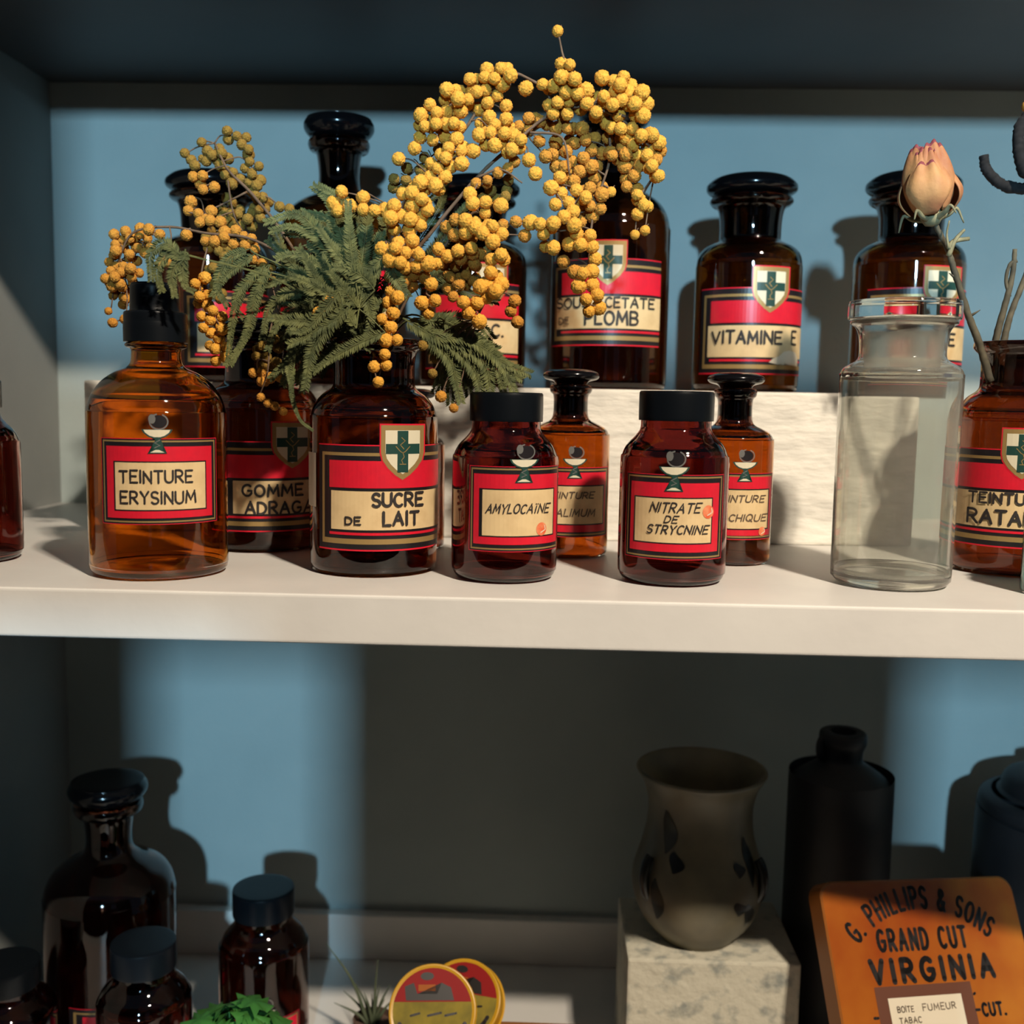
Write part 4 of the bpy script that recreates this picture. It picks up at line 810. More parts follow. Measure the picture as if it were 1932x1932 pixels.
LEAF = [[[0.00388,[[-0.0983,0.06,0.1302],[-0.1129,0.06,0.1414],[-0.1361,0.06,0.1467],[-0.1478,0.06,0.1351],[-0.1522,0.06,0.1236]]],[0.00358,[[-0.1187,0.06,0.1527],[-0.136,0.06,0.1567],[-0.1506,0.06,0.1465],[-0.1551,0.06,0.1293]]],[0.00418,[[-0.1129,0.06,0.1385],[-0.1245,0.06,0.1298],[-0.1318,0.06,0.1153],[-0.1333,0.06,0.1009]]],[0.00358,[[-0.1187,0.06,0.1299],[-0.1362,0.06,0.1296],[-0.1406,0.06,0.1238]]]],[[0.00448,[[-0.109,0.04,0.14],[-0.1202,0.04,0.1343],[-0.1286,0.04,0.1286],[-0.1357,0.04,0.1257]]],[0.00448,[[-0.1034,0.04,0.1455],[-0.1132,0.04,0.1371],[-0.123,0.04,0.1232],[-0.1273,0.04,0.1023]]],[0.00388,[[-0.109,0.04,0.1537],[-0.1258,0.04,0.1342],[-0.1343,0.04,0.1327]]]],[[0.00418,[[-0.0855,0.05,0.1744],[-0.0967,0.05,0.1632],[-0.1052,0.05,0.1491],[-0.1195,0.05,0.1349]]],[0.00418,[[-0.084,0.05,0.1716],[-0.0812,0.05,0.1634],[-0.074,0.05,0.1524]]],[0.00418,[[-0.0883,0.05,0.1688],[-0.0967,0.05,0.1576],[-0.0938,0.05,0.1409],[-0.0966,0.05,0.1297]]],[0.00418,[[-0.0882,0.05,0.1661],[-0.1052,0.05,0.1561],[-0.1166,0.05,0.1406]]]],[[0.00358,[[-0.0955,0.06,0.153],[-0.0984,0.06,0.1445],[-0.1012,0.06,0.1302],[-0.0954,0.06,0.1245]]],[0.00358,[[-0.1129,0.06,0.1528],[-0.1245,0.06,0.1526],[-0.1361,0.06,0.141],[-0.142,0.06,0.1295]]]],[[0.00448,[[-0.1089,0.07,0.1595],[-0.1207,0.07,0.1794],[-0.1383,0.07,0.1906],[-0.1529,0.07,0.189]]],[0.00448,[[-0.1119,0.07,0.1652],[-0.1265,0.07,0.1879],[-0.1382,0.07,0.1977],[-0.1558,0.07,0.1932]]],[0.00448,[[-0.106,0.07,0.1653],[-0.1148,0.07,0.1909],[-0.1207,0.07,0.205],[-0.1294,0.07,0.2134]]],[0.00448,[[-0.1031,0.07,0.1711],[-0.109,0.07,0.1938],[-0.1119,0.07,0.2051],[-0.1265,0.07,0.2134]]],[0.00448,[[-0.1031,0.07,0.1653],[-0.1002,0.07,0.1882],[-0.0973,0.07,0.1996],[-0.0915,0.07,0.2025]]],[0.00448,[[-0.1119,0.07,0.1566],[-0.1266,0.07,0.1708],[-0.1413,0.07,0.1763],[-0.1501,0.07,0.1733]]]],[[0.00448,[[-0.1048,0.08,0.1548],[-0.1168,0.08,0.1721],[-0.1287,0.08,0.1865],[-0.1466,0.08,0.1892]]],[0.00448,[[-0.1078,0.08,0.1547],[-0.1227,0.08,0.1633],[-0.1407,0.08,0.166],[-0.1587,0.08,0.1598]]],[0.00448,[[-0.1018,0.08,0.1607],[-0.0989,0.08,0.1782],[-0.093,0.08,0.1899],[-0.093,0.08,0.1985]]],[0.00448,[[-0.1108,0.08,0.1547],[-0.1138,0.08,0.178],[-0.1197,0.08,0.1953],[-0.1376,0.08,0.2009]]],[0.00448,[[-0.1048,0.08,0.1548],[-0.1108,0.08,0.1751],[-0.1078,0.08,0.1926],[-0.1019,0.08,0.2013]]]],[[0.00478,[[-0.1043,0.095,0.1441],[-0.1197,0.095,0.162],[-0.1289,0.095,0.1798],[-0.138,0.095,0.1975]]],[0.00478,[[-0.1043,0.095,0.1441],[-0.1136,0.095,0.168],[-0.1136,0.095,0.1889],[-0.1197,0.095,0.2066]]],[0.00478,[[-0.1012,0.095,0.1442],[-0.1013,0.095,0.1652],[-0.1014,0.095,0.1861],[-0.1045,0.095,0.2009]]],[0.00478,[[-0.1043,0.095,0.1411],[-0.1258,0.095,0.1529],[-0.1412,0.095,0.1617],[-0.1534,0.095,0.1735]]],[0.00478,[[-0.1012,0.095,0.1412],[-0.0921,0.095,0.1594],[-0.0891,0.095,0.1744],[-0.0953,0.095,0.1921]]],[0.00478,[[-0.1043,0.095,0.1381],[-0.132,0.095,0.1467],[-0.1474,0.095,0.1556],[-0.1566,0.095,0.1554]]]],[[0.00478,[[-0.1144,0.1,0.1444],[-0.1268,0.1,0.1654],[-0.133,0.1,0.1834],[-0.1329,0.1,0.2043]]],[0.00478,[[-0.1144,0.1,0.1444],[-0.1392,0.1,0.1652],[-0.1515,0.1,0.1801],[-0.1576,0.1,0.1921]]],[0.00478,[[-0.1083,0.1,0.1445],[-0.1083,0.1,0.1687],[-0.1207,0.1,0.1896],[-0.1268,0.1,0.2044]]],[0.00478,[[-0.1083,0.1,0.1445],[-0.1207,0.1,0.1503],[-0.1393,0.1,0.147],[-0.1548,0.1,0.1437]]]],[[0.00507,[[-0.0781,0.06,0.1419],[-0.0578,0.06,0.1309],[-0.0375,0.06,0.1269],[-0.02,0.06,0.1172],[-0.0084,0.06,0.1131]]],[0.00478,[[-0.0607,0.06,0.1308],[-0.0433,0.06,0.1311],[-0.0258,0.06,0.12],[-0.0169,0.06,0.1029],[-0.0152,0.06,0.09]]],[0.00478,[[-0.0665,0.06,0.1364],[-0.0519,0.06,0.1195],[-0.0488,0.06,0.1081],[-0.0458,0.06,0.0966]]],[0.00478,[[-0.0549,0.06,0.1309],[-0.0403,0.06,0.1169],[-0.0357,0.06,0.1055],[-0.037,0.06,0.0925]]],[0.00478,[[-0.052,0.06,0.131],[-0.0345,0.06,0.1198],[-0.03,0.06,0.1056],[-0.0318,0.06,0.094]]]],[[0.00507,[[-0.0742,0.075,0.1431],[-0.0592,0.075,0.1258],[-0.0591,0.075,0.1111],[-0.0619,0.075,0.1022]]],[0.00507,[[-0.0623,0.075,0.1404],[-0.0503,0.075,0.123],[-0.0442,0.075,0.1114],[-0.0426,0.075,0.1011]]],[0.00507,[[-0.0534,0.075,0.1405],[-0.0385,0.075,0.132],[-0.0235,0.075,0.1176],[-0.013,0.075,0.1104]]],[0.00507,[[-0.0564,0.075,0.1376],[-0.0532,0.075,0.12],[-0.053,0.075,0.1053],[-0.0529,0.075,0.0965]]],[0.00448,[[-0.0594,0.075,0.1433],[-0.0355,0.075,0.1291],[-0.0264,0.075,0.1146],[-0.0233,0.075,0.1029]]]],[[0.00478,[[-0.0724,0.085,0.1439],[-0.0543,0.085,0.1412],[-0.0392,0.085,0.1325],[-0.0271,0.085,0.1268]]],[0.00478,[[-0.0694,0.085,0.138],[-0.0632,0.085,0.1262],[-0.0586,0.085,0.1143],[-0.0569,0.085,0.1024]]],[0.00478,[[-0.0633,0.085,0.1381],[-0.0482,0.085,0.1324],[-0.0405,0.085,0.1206],[-0.0388,0.085,0.1087]]],[0.00478,[[-0.0664,0.085,0.141],[-0.0574,0.085,0.1441],[-0.0393,0.085,0.1414],[-0.0302,0.085,0.1327]]]],[[0.00328,[[-0.156,0.07,0.1703],[-0.1679,0.07,0.1587],[-0.174,0.07,0.1412],[-0.1773,0.07,0.1178]]],[0.00328,[[-0.1531,0.07,0.1704],[-0.1621,0.07,0.153],[-0.1652,0.07,0.1355],[-0.1758,0.07,0.1149]]],[0.00299,[[-0.162,0.07,0.1645],[-0.1709,0.07,0.1557],[-0.1725,0.07,0.147],[-0.1681,0.07,0.1413]]],[0.00299,[[-0.1561,0.07,0.1646],[-0.1636,0.07,0.1443],[-0.1682,0.07,0.1296],[-0.1788,0.07,0.1149]]]],[[0.00358,[[-0.1894,0.03,0.1703],[-0.1976,0.03,0.1755],[-0.2046,0.03,0.1701],[-0.2049,0.03,0.1567]]],[0.00358,[[-0.1867,0.03,0.1677],[-0.195,0.03,0.1702],[-0.2012,0.03,0.1621],[-0.1994,0.03,0.1513]]],[0.00328,[[-0.1853,0.03,0.1704],[-0.1895,0.03,0.1676],[-0.1938,0.03,0.1595],[-0.1926,0.03,0.1487]]],[0.00299,[[-0.1866,0.03,0.173],[-0.1882,0.03,0.1623],[-0.1869,0.03,0.1542],[-0.1828,0.03,0.1516]]]],[[0.00358,[[-0.1676,0.08,0.1802],[-0.1796,0.08,0.1742],[-0.1858,0.08,0.1594],[-0.1799,0.08,0.1478]]],[0.00358,[[-0.1646,0.08,0.1773],[-0.1737,0.08,0.1713],[-0.1812,0.08,0.1654],[-0.1889,0.08,0.1535]]]],[[0.00149,[[-0.1353,0.05,0.115],[-0.1368,0.05,0.1008],[-0.1325,0.05,0.0866],[-0.1253,0.05,0.0804]]],[0.00269,[[-0.1338,0.05,0.1291],[-0.1382,0.05,0.1149],[-0.1368,0.05,0.1036]]]],[[0.00448,[[-0.085,0.11,0.1763],[-0.0727,0.11,0.1947],[-0.0636,0.11,0.2099],[-0.0606,0.11,0.222]]],[0.00448,[[-0.0788,0.11,0.1702],[-0.0633,0.11,0.1887],[-0.0511,0.11,0.2071],[-0.042,0.11,0.2162]]],[0.00448,[[-0.0818,0.11,0.1641],[-0.0631,0.11,0.1705],[-0.0476,0.11,0.1768],[-0.0353,0.11,0.1861]]],[0.00418,[[-0.085,0.11,0.1702],[-0.082,0.11,0.1915],[-0.0759,0.11,0.2068],[-0.0667,0.11,0.2159]]],[0.00418,[[-0.0755,0.11,0.158],[-0.06,0.11,0.1644],[-0.0411,0.11,0.1585],[-0.0286,0.11,0.1557]]]],[[0.00455,[[-0.1112,0.0485,0.1398],[-0.1204,0.0485,0.139],[-0.1298,0.0485,0.1388],[-0.1391,0.0485,0.1391],[-0.1483,0.0485,0.14]]],[0.00366,[[-0.0999,0.046,0.1459],[-0.1038,0.046,0.1508],[-0.1078,0.046,0.1556],[-0.1117,0.046,0.1604],[-0.1158,0.046,0.1652]]],[0.00463,[[-0.0915,0.0479,0.1553],[-0.0955,0.0479,0.1604],[-0.1008,0.0479,0.1642],[-0.1069,0.0479,0.1665],[-0.1135,0.0479,0.1671]]],[0.00402,[[-0.0974,0.0504,0.1621],[-0.1048,0.0504,0.1677],[-0.1114,0.0504,0.1741],[-0.1174,0.0504,0.1811],[-0.1225,0.0504,0.1886]]],[0.00399,[[-0.1109,0.0456,0.1353],[-0.1155,0.0456,0.1461],[-0.1205,0.0456,0.1566],[-0.1259,0.0456,0.1669],[-0.1317,0.0456,0.1769]]],[0.00383,[[-0.1012,0.0484,0.1567],[-0.1032,0.0484,0.1678],[-0.1047,0.0484,0.179],[-0.1056,0.0484,0.1901],[-0.1059,0.0484,0.2013]]],[0.00373,[[-0.0859,0.0478,0.1333],[-0.0962,0.0478,0.1293],[-0.106,0.0478,0.1244],[-0.1155,0.0478,0.1186],[-0.1243,0.0478,0.1119]]],[0.00402,[[-0.1006,0.0439,0.135],[-0.1071,0.0439,0.1447],[-0.1156,0.0439,0.1527],[-0.1257,0.0439,0.1585],[-0.137,0.0439,0.1621]]]],[[0.00444,[[-0.1029,0.0521,0.1504],[-0.108,0.0521,0.1433],[-0.1141,0.0521,0.137],[-0.121,0.0521,0.1315],[-0.1286,0.0521,0.127]]],[0.00431,[[-0.0861,0.0537,0.1471],[-0.0955,0.0537,0.1496],[-0.1052,0.0537,0.1506],[-0.115,0.0537,0.15],[-0.1246,0.0537,0.1479]]],[0.004,[[-0.1013,0.0621,0.1432],[-0.1051,0.0621,0.1496],[-0.1089,0.0621,0.156],[-0.1127,0.0621,0.1624],[-0.1165,0.0621,0.1687]]],[0.00403,[[-0.0997,0.0603,0.1539],[-0.102,0.0603,0.1602],[-0.1055,0.0603,0.166],[-0.1101,0.0603,0.171],[-0.1156,0.0603,0.175]]],[0.00473,[[-0.0973,0.0629,0.1415],[-0.1068,0.0629,0.1334],[-0.1161,0.0629,0.125],[-0.1252,0.0629,0.1163],[-0.1343,0.0629,0.1075]]],[0.00378,[[-0.1001,0.0615,0.1343],[-0.1086,0.0615,0.1366],[-0.117,0.0615,0.1393],[-0.1252,0.0615,0.1424],[-0.1333,0.0615,0.1458]]],[0.00389,[[-0.1148,0.0516,0.1361],[-0.1234,0.0516,0.1323],[-0.1311,0.0516,0.1269],[-0.1377,0.0516,0.12],[-0.1427,0.0516,0.1121]]],[0.00476,[[-0.1098,0.0618,0.15],[-0.1131,0.0618,0.1559],[-0.1164,0.0618,0.1619],[-0.1197,0.0618,0.1678],[-0.1229,0.0618,0.1738]]]],[[0.00362,[[-0.0968,0.0717,0.149],[-0.105,0.0717,0.1584],[-0.1139,0.0717,0.1671],[-0.1233,0.0717,0.1751],[-0.1333,0.0717,0.1825]]],[0.00428,[[-0.1135,0.0681,0.136],[-0.1244,0.0681,0.1306],[-0.1347,0.0681,0.124],[-0.1443,0.0681,0.1165],[-0.1532,0.0681,0.1079]]],[0.0044,[[-0.0921,0.0631,0.1542],[-0.1002,0.0631,0.1555],[-0.1085,0.0631,0.1555],[-0.1166,0.0631,0.154],[-0.1244,0.0631,0.1512]]],[0.00389,[[-0.0899,0.07,0.1647],[-0.1005,0.07,0.1649],[-0.111,0.07,0.163],[-0.1208,0.07,0.1589],[-0.1297,0.07,0.153]]],[0.00361,[[-0.1065,0.0641,0.1317],[-0.112,0.0641,0.1268],[-0.118,0.0641,0.1224],[-0.1245,0.0641,0.1188],[-0.1314,0.0641,0.1158]]],[0.00397,[[-0.1061,0.0695,0.1604],[-0.1148,0.0695,0.154],[-0.124,0.0695,0.1485],[-0.1337,0.0695,0.1439],[-0.1438,0.0695,0.1401]]],[0.00424,[[-0.105,0.0715,0.1579],[-0.1087,0.0715,0.1646],[-0.1124,0.0715,0.1712],[-0.1162,0.0715,0.1777],[-0.1201,0.0715,0.1842]]],[0.00414,[[-0.1178,0.0631,0.14],[-0.1269,0.0631,0.1331],[-0.1346,0.0631,0.1247],[-0.1406,0.0631,0.115],[-0.1449,0.0631,0.1044]]]],[[0.00396,[[-0.1213,0.0834,0.1396],[-0.1269,0.0834,0.1492],[-0.1321,0.0834,0.159],[-0.1367,0.0834,0.169],[-0.141,0.0834,0.1791]]],[0.00424,[[-0.1216,0.081,0.1527],[-0.1309,0.081,0.1606],[-0.14,0.081,0.1689],[-0.1488,0.081,0.1773],[-0.1574,0.081,0.1859]]],[0.00395,[[-0.0926,0.0866,0.1639],[-0.1026,0.0866,0.1639],[-0.1126,0.0866,0.1623],[-0.1222,0.0866,0.1593],[-0.1312,0.0866,0.1547]]],[0.00401,[[-0.1008,0.0867,0.1486],[-0.108,0.0867,0.1493],[-0.1152,0.0867,0.1486],[-0.1222,0.0867,0.1466],[-0.1287,0.0867,0.1434]]],[0.00449,[[-0.1131,0.0848,0.1316],[-0.1157,0.0848,0.1383],[-0.1173,0.0848,0.1452],[-0.1181,0.0848,0.1523],[-0.1181,0.0848,0.1595]]],[0.00405,[[-0.1082,0.0812,0.1447],[-0.1097,0.0812,0.1552],[-0.1115,0.0812,0.1656],[-0.1138,0.0812,0.1759],[-0.1164,0.0812,0.1861]]],[0.00456,[[-0.1102,0.0835,0.1588],[-0.1121,0.0835,0.1679],[-0.1137,0.0835,0.1771],[-0.1147,0.0835,0.1863],[-0.1154,0.0835,0.1955]]],[0.00473,[[-0.0993,0.0826,0.1508],[-0.105,0.0826,0.1578],[-0.1111,0.0826,0.1645],[-0.1176,0.0826,0.1708],[-0.1243,0.0826,0.1768]]]],[[0.00433,[[-0.1232,0.0964,0.1507],[-0.1344,0.0964,0.1537],[-0.146,0.0964,0.1542],[-0.1575,0.0964,0.1522],[-0.1683,0.0964,0.1477]]],[0.00468,[[-0.0994,0.0899,0.1438],[-0.1086,0.0899,0.1372],[-0.117,0.0899,0.1294],[-0.1242,0.0899,0.1205],[-0.1301,0.0899,0.1108]]],[0.00396,[[-0.1113,0.0871,0.1453],[-0.1226,0.0871,0.1386],[-0.1317,0.0871,0.1293],[-0.1381,0.0871,0.1179],[-0.1413,0.0871,0.1053]]],[0.00471,[[-0.1145,0.0906,0.1535],[-0.1189,0.0906,0.1627],[-0.1223,0.0906,0.1723],[-0.1244,0.0906,0.1822],[-0.1254,0.0906,0.1923]]],[0.00398,[[-0.0998,0.0895,0.1511],[-0.1044,0.0895,0.163],[-0.1106,0.0895,0.1741],[-0.1184,0.0895,0.1841],[-0.1275,0.0895,0.1929]]],[0.00459,[[-0.1033,0.0901,0.1433],[-0.1119,0.0901,0.1527],[-0.1204,0.0901,0.1622],[-0.1287,0.0901,0.1718],[-0.1369,0.0901,0.1815]]],[0.00471,[[-0.12,0.0915,0.1431],[-0.1258,0.0915,0.1519],[-0.1314,0.0915,0.1608],[-0.1366,0.0915,0.1699],[-0.1414,0.0915,0.1792]]],[0.00391,[[-0.1094,0.0916,0.1521],[-0.1181,0.0916,0.1517],[-0.1268,0.0916,0.1521],[-0.1354,0.0916,0.153],[-0.144,0.0916,0.1546]]]],[[0.0036,[[-0.1219,0.1075,0.1339],[-0.124,0.1075,0.146],[-0.129,0.1075,0.1571],[-0.1366,0.1075,0.1666],[-0.1463,0.1075,0.174]]],[0.00423,[[-0.1096,0.0991,0.1671],[-0.1212,0.0991,0.167],[-0.1327,0.0991,0.1673],[-0.1442,0.0991,0.1683],[-0.1556,0.0991,0.1697]]],[0.00453,[[-0.1237,0.1006,0.1573],[-0.1357,0.1006,0.1617],[-0.1477,0.1006,0.1661],[-0.1597,0.1006,0.1704],[-0.1717,0.1006,0.1746]]],[0.00385,[[-0.0997,0.1056,0.1501],[-0.1015,0.1056,0.158],[-0.1033,0.1056,0.1658],[-0.1054,0.1056,0.1736],[-0.1076,0.1056,0.1813]]],[0.00368,[[-0.1004,0.106,0.1385],[-0.1096,0.106,0.1294],[-0.1201,0.106,0.1217],[-0.1315,0.106,0.1155],[-0.1437,0.106,0.1109]]],[0.00431,[[-0.0975,0.1088,0.1423],[-0.1053,0.1088,0.1392],[-0.1134,0.1088,0.1371],[-0.1216,0.1088,0.136],[-0.13,0.1088,0.1359]]],[0.00394,[[-0.1063,0.1032,0.1519],[-0.1145,0.1032,0.1477],[-0.1229,0.1032,0.1437],[-0.1314,0.1032,0.14],[-0.1401,0.1032,0.1367]]],[0.00381,[[-0.1067,0.1071,0.1368],[-0.1086,0.1071,0.1439],[-0.111,0.1071,0.1508],[-0.1139,0.1071,0.1575],[-0.1172,0.1071,0.1641]]]],[[0.00377,[[-0.1212,0.1188,0.1685],[-0.1231,0.1188,0.1785],[-0.1263,0.1188,0.1882],[-0.1309,0.1188,0.1973],[-0.1367,0.1188,0.2057]]],[0.00421,[[-0.1272,0.1197,0.1357],[-0.1371,0.1197,0.1372],[-0.1471,0.1197,0.1373],[-0.1571,0.1197,0.136],[-0.1668,0.1197,0.1334]]],[0.00433,[[-0.1277,0.1174,0.1394],[-0.1319,0.1174,0.1454],[-0.1362,0.1174,0.1513],[-0.1404,0.1174,0.1572],[-0.1446,0.1174,0.1632]]],[0.00466,[[-0.1249,0.1207,0.1441],[-0.1329,0.1207,0.1462],[-0.1413,0.1207,0.1467],[-0.1495,0.1207,0.1454],[-0.1574,0.1207,0.1425]]],[0.00474,[[-0.1074,0.1219,0.163],[-0.1196,0.1219,0.1576],[-0.1314,0.1219,0.1512],[-0.1427,0.1219,0.144],[-0.1535,0.1219,0.136]]],[0.00431,[[-0.1163,0.1152,0.1352],[-0.125,0.1152,0.1261],[-0.1349,0.1152,0.1184],[-0.1459,0.1152,0.1121],[-0.1577,0.1152,0.1074]]],[0.00463,[[-0.1091,0.1174,0.1424],[-0.1173,0.1174,0.1415],[-0.1252,0.1174,0.1387],[-0.1321,0.1174,0.1341],[-0.1378,0.1174,0.1281]]],[0.00401,[[-0.124,0.1216,0.1333],[-0.1364,0.1216,0.1347],[-0.149,0.1216,0.1341],[-0.1613,0.1216,0.1315],[-0.1732,0.1216,0.127]]]]]


def ball_mesh(name, mat, seed):
    rng = random.Random(seed)
    b = bmesh.new()
    bmesh.ops.create_icosphere(b, subdivisions=4, radius=1.0)
    for v in b.verts:
        v.co *= 1 + rng.uniform(-.13, .10)
    me = bpy.data.meshes.new(name)
    b.to_mesh(me)
    b.free()
    for p in me.polygons:
        p.use_smooth = True
    me.materials.append(MATS[mat])
    return me


BALL = {k: [ball_mesh('blossom', m, i * 7 + ord(k)) for i in range(3)] for k, m in (('y', 'blossom_yellow'), ('o', 'blossom_orange'), ('d', 'blossom_shaded'))}
SPRIG_LABEL = {
    'arch_right': 'tallest mimosa sprig arching to the upper right, yellow balls to its tip',
    'arch_right_inner': 'yellow mimosa sprig drooping in front of the SOUS ACETATE bottle',
    'arch_left': 'yellow mimosa sprig arching up left of the tallest one',
    'arch_left_hanging': 'bright mimosa sprig hanging in front of the sugar bottle neck',
    'middle_hanging': 'full yellow mimosa sprig hanging over the label with letter C',
    'left_upper': 'dim olive mimosa sprig rising at the left of the bouquet',
    'left_low': 'orange mimosa sprig reaching lowest and farthest left, behind the pump cap',
    'front_low': 'withered mimosa sprig dangling in front of the GOMME bottle',
}
GM = 'mimosa sprigs in the sugar bottle'
placed = []
first_sprigs = {}
for key, sp in SPRIG.items():
    rng = random.Random(len(key) * 31 + ord(key[-1]))
    root = thing('mimosa_sprig', SPRIG_LABEL[key], 'flower', (-0.0976, 0.0851, 0.10), 0, GM)
    first_sprigs[key] = root
    inv = Vector(root.location)
    bs = bmesh.new()
    for r, pts in sp['stems']:
        pp = [p - inv for p in catmull(pts, 6)]
        tube(bs, pp, r * 0.001, r * 0.0006, 6, 0, 0.12, rng)
    balls = []
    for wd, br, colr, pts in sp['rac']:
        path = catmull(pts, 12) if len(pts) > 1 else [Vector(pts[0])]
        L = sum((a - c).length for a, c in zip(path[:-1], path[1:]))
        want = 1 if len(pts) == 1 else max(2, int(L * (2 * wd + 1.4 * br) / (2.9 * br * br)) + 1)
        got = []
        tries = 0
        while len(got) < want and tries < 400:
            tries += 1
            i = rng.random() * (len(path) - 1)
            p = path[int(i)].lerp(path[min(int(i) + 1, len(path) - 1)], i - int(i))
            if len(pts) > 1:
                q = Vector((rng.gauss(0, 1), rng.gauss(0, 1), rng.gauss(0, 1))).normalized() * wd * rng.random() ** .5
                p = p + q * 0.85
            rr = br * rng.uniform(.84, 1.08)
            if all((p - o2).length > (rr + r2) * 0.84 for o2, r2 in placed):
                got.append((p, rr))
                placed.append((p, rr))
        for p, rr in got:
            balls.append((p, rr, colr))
            near = min(path, key=lambda c: (c - p).length) if len(path) > 1 else p + Vector((.002, .003, .004))
            if (near - p).length > rr * .6:
                tube(bs, [near - inv, (near + p) / 2 - inv + Vector((0, 0, .0006)), p - inv], .00035, .0003, 4)
        if len(path) > 1:
            tube(bs, [p - inv for p in path[::3]], .0005, .0004, 5)
    # short stalk joining single clusters to the nearest stem
    stem_pts = [q for _, pts in sp['stems'] for q in catmull(pts, 6)]
    for wd, br, colr, pts in sp['rac']:
        a = Vector(pts[0])
        n_ = min(stem_pts, key=lambda c: (c - a).length)
        if (n_ - a).length > .003:
            mid = (n_ + a) / 2 + Vector((rng.uniform(-.003, .003), .001, rng.uniform(0, .004)))
            tube(bs, [p - inv for p in catmull([n_, mid, a], 4)], .0005, .0004, 5)
    obj('stem', bs, 'twig', root, True)
    balls.sort(key=lambda q: q[0].y - q[1])
    for p, rr, c in balls[:100]:
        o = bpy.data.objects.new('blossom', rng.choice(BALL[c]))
        COL.objects.link(o)
        o.parent = root
        o.location = p - inv
        o.scale = (rr, rr, rr * rng.uniform(.9, 1.05))
        o.rotation_euler = (rng.uniform(0, 6), rng.uniform(0, 6), rng.uniform(0, 6))
    print(key, len(balls))


def pinna(bm, pts, hw, rng, inv):
    path = catmull(pts, 10)
    tube(bm, [p - inv for p in path[::2]], .00045, .0002, 4)
    d = [0.0]
    for a, c in zip(path[:-1], path[1:]):
        d.append(d[-1] + (c - a).length)
    L = d[-1]
    s = L * .04
    side = Vector((rng.uniform(-.3, .3), -1, rng.uniform(.1, .5))).normalized()
    i = 0
    while s < L:
        while i < len(d) - 2 and d[i + 1] < s:
            i += 1
        f = (s - d[i]) / max(1e-9, d[i + 1] - d[i])
        p = path[i].lerp(path[i + 1], f) - inv
        t = (path[i + 1] - path[i]).normalized()
        up = (side - t * side.dot(t)).normalized()
        lat = t.cross(up).normalized()
        tt = s / L
        ln = 1.3 * hw * (0.55 + 0.45 * sin(pi * min(1, tt * 1.15 + .12))) * rng.uniform(.9, 1.12)
        for sg in (-1, 1):
            dr = (lat * sg + t * rng.uniform(.5, .8) + up * rng.uniform(-.15, .45)).normalized()
            wv = dr.cross(up).normalized() * .00055
            a = p
            m1, m2 = p + dr * ln * .5 + wv, p + dr * ln * .5 - wv
            tip = p + dr * ln - up * ln * rng.uniform(0, .2)
            mid = p + dr * ln * .5 + up * .00012
            q = [bm.verts.new(v) for v in (a, m1, tip, m2)]
            bm.faces.new(q)
        s += .00062


def leafset(root, leaves, seed):
    inv = Vector(root.location)
    for k, lf in enumerate(leaves):
        rng = random.Random(seed + k)
        b = bmesh.new()
        for hw, pts in lf:
            pinna(b, pts, hw, rng, inv)
        s0 = Vector((-0.0976 + rng.uniform(-.01, .01), 0.085, 0.128)) - inv
        hub = sum((Vector(pts[0]) for hw, pts in lf), Vector()) / len(lf) - inv
        m = (s0 + hub) / 2 + Vector((0, -.003, .010))
        tube(b, catmull([s0, m, hub], 6), .0007, .0005, 5)
        for hw, pts in lf:
            a = Vector(pts[0]) - inv
            if (a - hub).length > .0005:
                tube(b, [hub, (hub + a) / 2 + Vector((0, 0, .0008)), a], .0004, .0004, 5)
        obj('leaf', b, 'leaf_green', root)


leafset(first_sprigs['arch_left_hanging'], LEAF[:4], 10)
leafset(first_sprigs['front_low'], LEAF[4:8], 20)
leafset(first_sprigs['middle_hanging'], LEAF[8:11], 30)
leafset(first_sprigs['left_low'], LEAF[11:14], 40)
leafset(first_sprigs['left_upper'], LEAF[14:15], 50)
leafset(first_sprigs['arch_left'], LEAF[15:16], 60)
for k, q in enumerate(('left_upper', 'left_upper', 'left_upper', 'arch_left', 'arch_left', 'front_low', 'front_low')):
    leafset(first_sprigs[q], LEAF[16 + k:17 + k], 70 + k)

# ------------------------------------------------------------------ dried rose and stems
ROSE = {"base":[0.2235,0.12,0.2107],"top":[0.2177,0.12,0.2512],"w":0.0161,"stem":[[0.2235,0.12,0.2107],[0.2276,0.1208,0.2033],[0.2348,0.1217,0.1913],[0.2396,0.1225,0.1792],[0.248,0.1233,0.1579],[0.2578,0.1242,0.1363],[0.2658,0.125,0.1146]],"node":[[0.233,0.115,0.1904],[0.2358,0.115,0.1949],[0.2404,0.115,0.1935]]}
rb, rt, rw = Vector(ROSE['base']), Vector(ROSE['top']), ROSE['w']
root = thing('dried_rose', 'dried peach rosebud with dark petal edges standing in the RATANHIA bottle', 'flower', (0.2884, 0.1342, 0.10))
inv = Vector(root.location)
b = bmesh.new()
tube(b, [p - inv for p in catmull(ROSE['stem'], 8)], .0012, .0024, 9, 0, .15, random.Random(3))
sp_ = catmull(ROSE['stem'], 8)
for i_, dv in ((34, (.006, -.001, .004)), (26, (-.005, -.001, .003))):
    p = sp_[min(i_, len(sp_) - 1)] - inv
    tube(b, [p, p + Vector(dv) * .6, p + Vector(dv)], .0011, .0002, 5)
obj('stem', b, 'dry_stem', root, True)
b = bmesh.new()
nd = [Vector(p) - inv for p in ROSE['node']]
tube(b, catmull([nd[0], nd[1], nd[2] + Vector((.004, 0, .003))], 4), .0018, .0012, 6)
tube(b, catmull([nd[0], nd[0] + Vector((-.002, -.001, .008)), nd[0] + Vector((-.001, -.001, .016))], 4), .0009, .0004, 6)
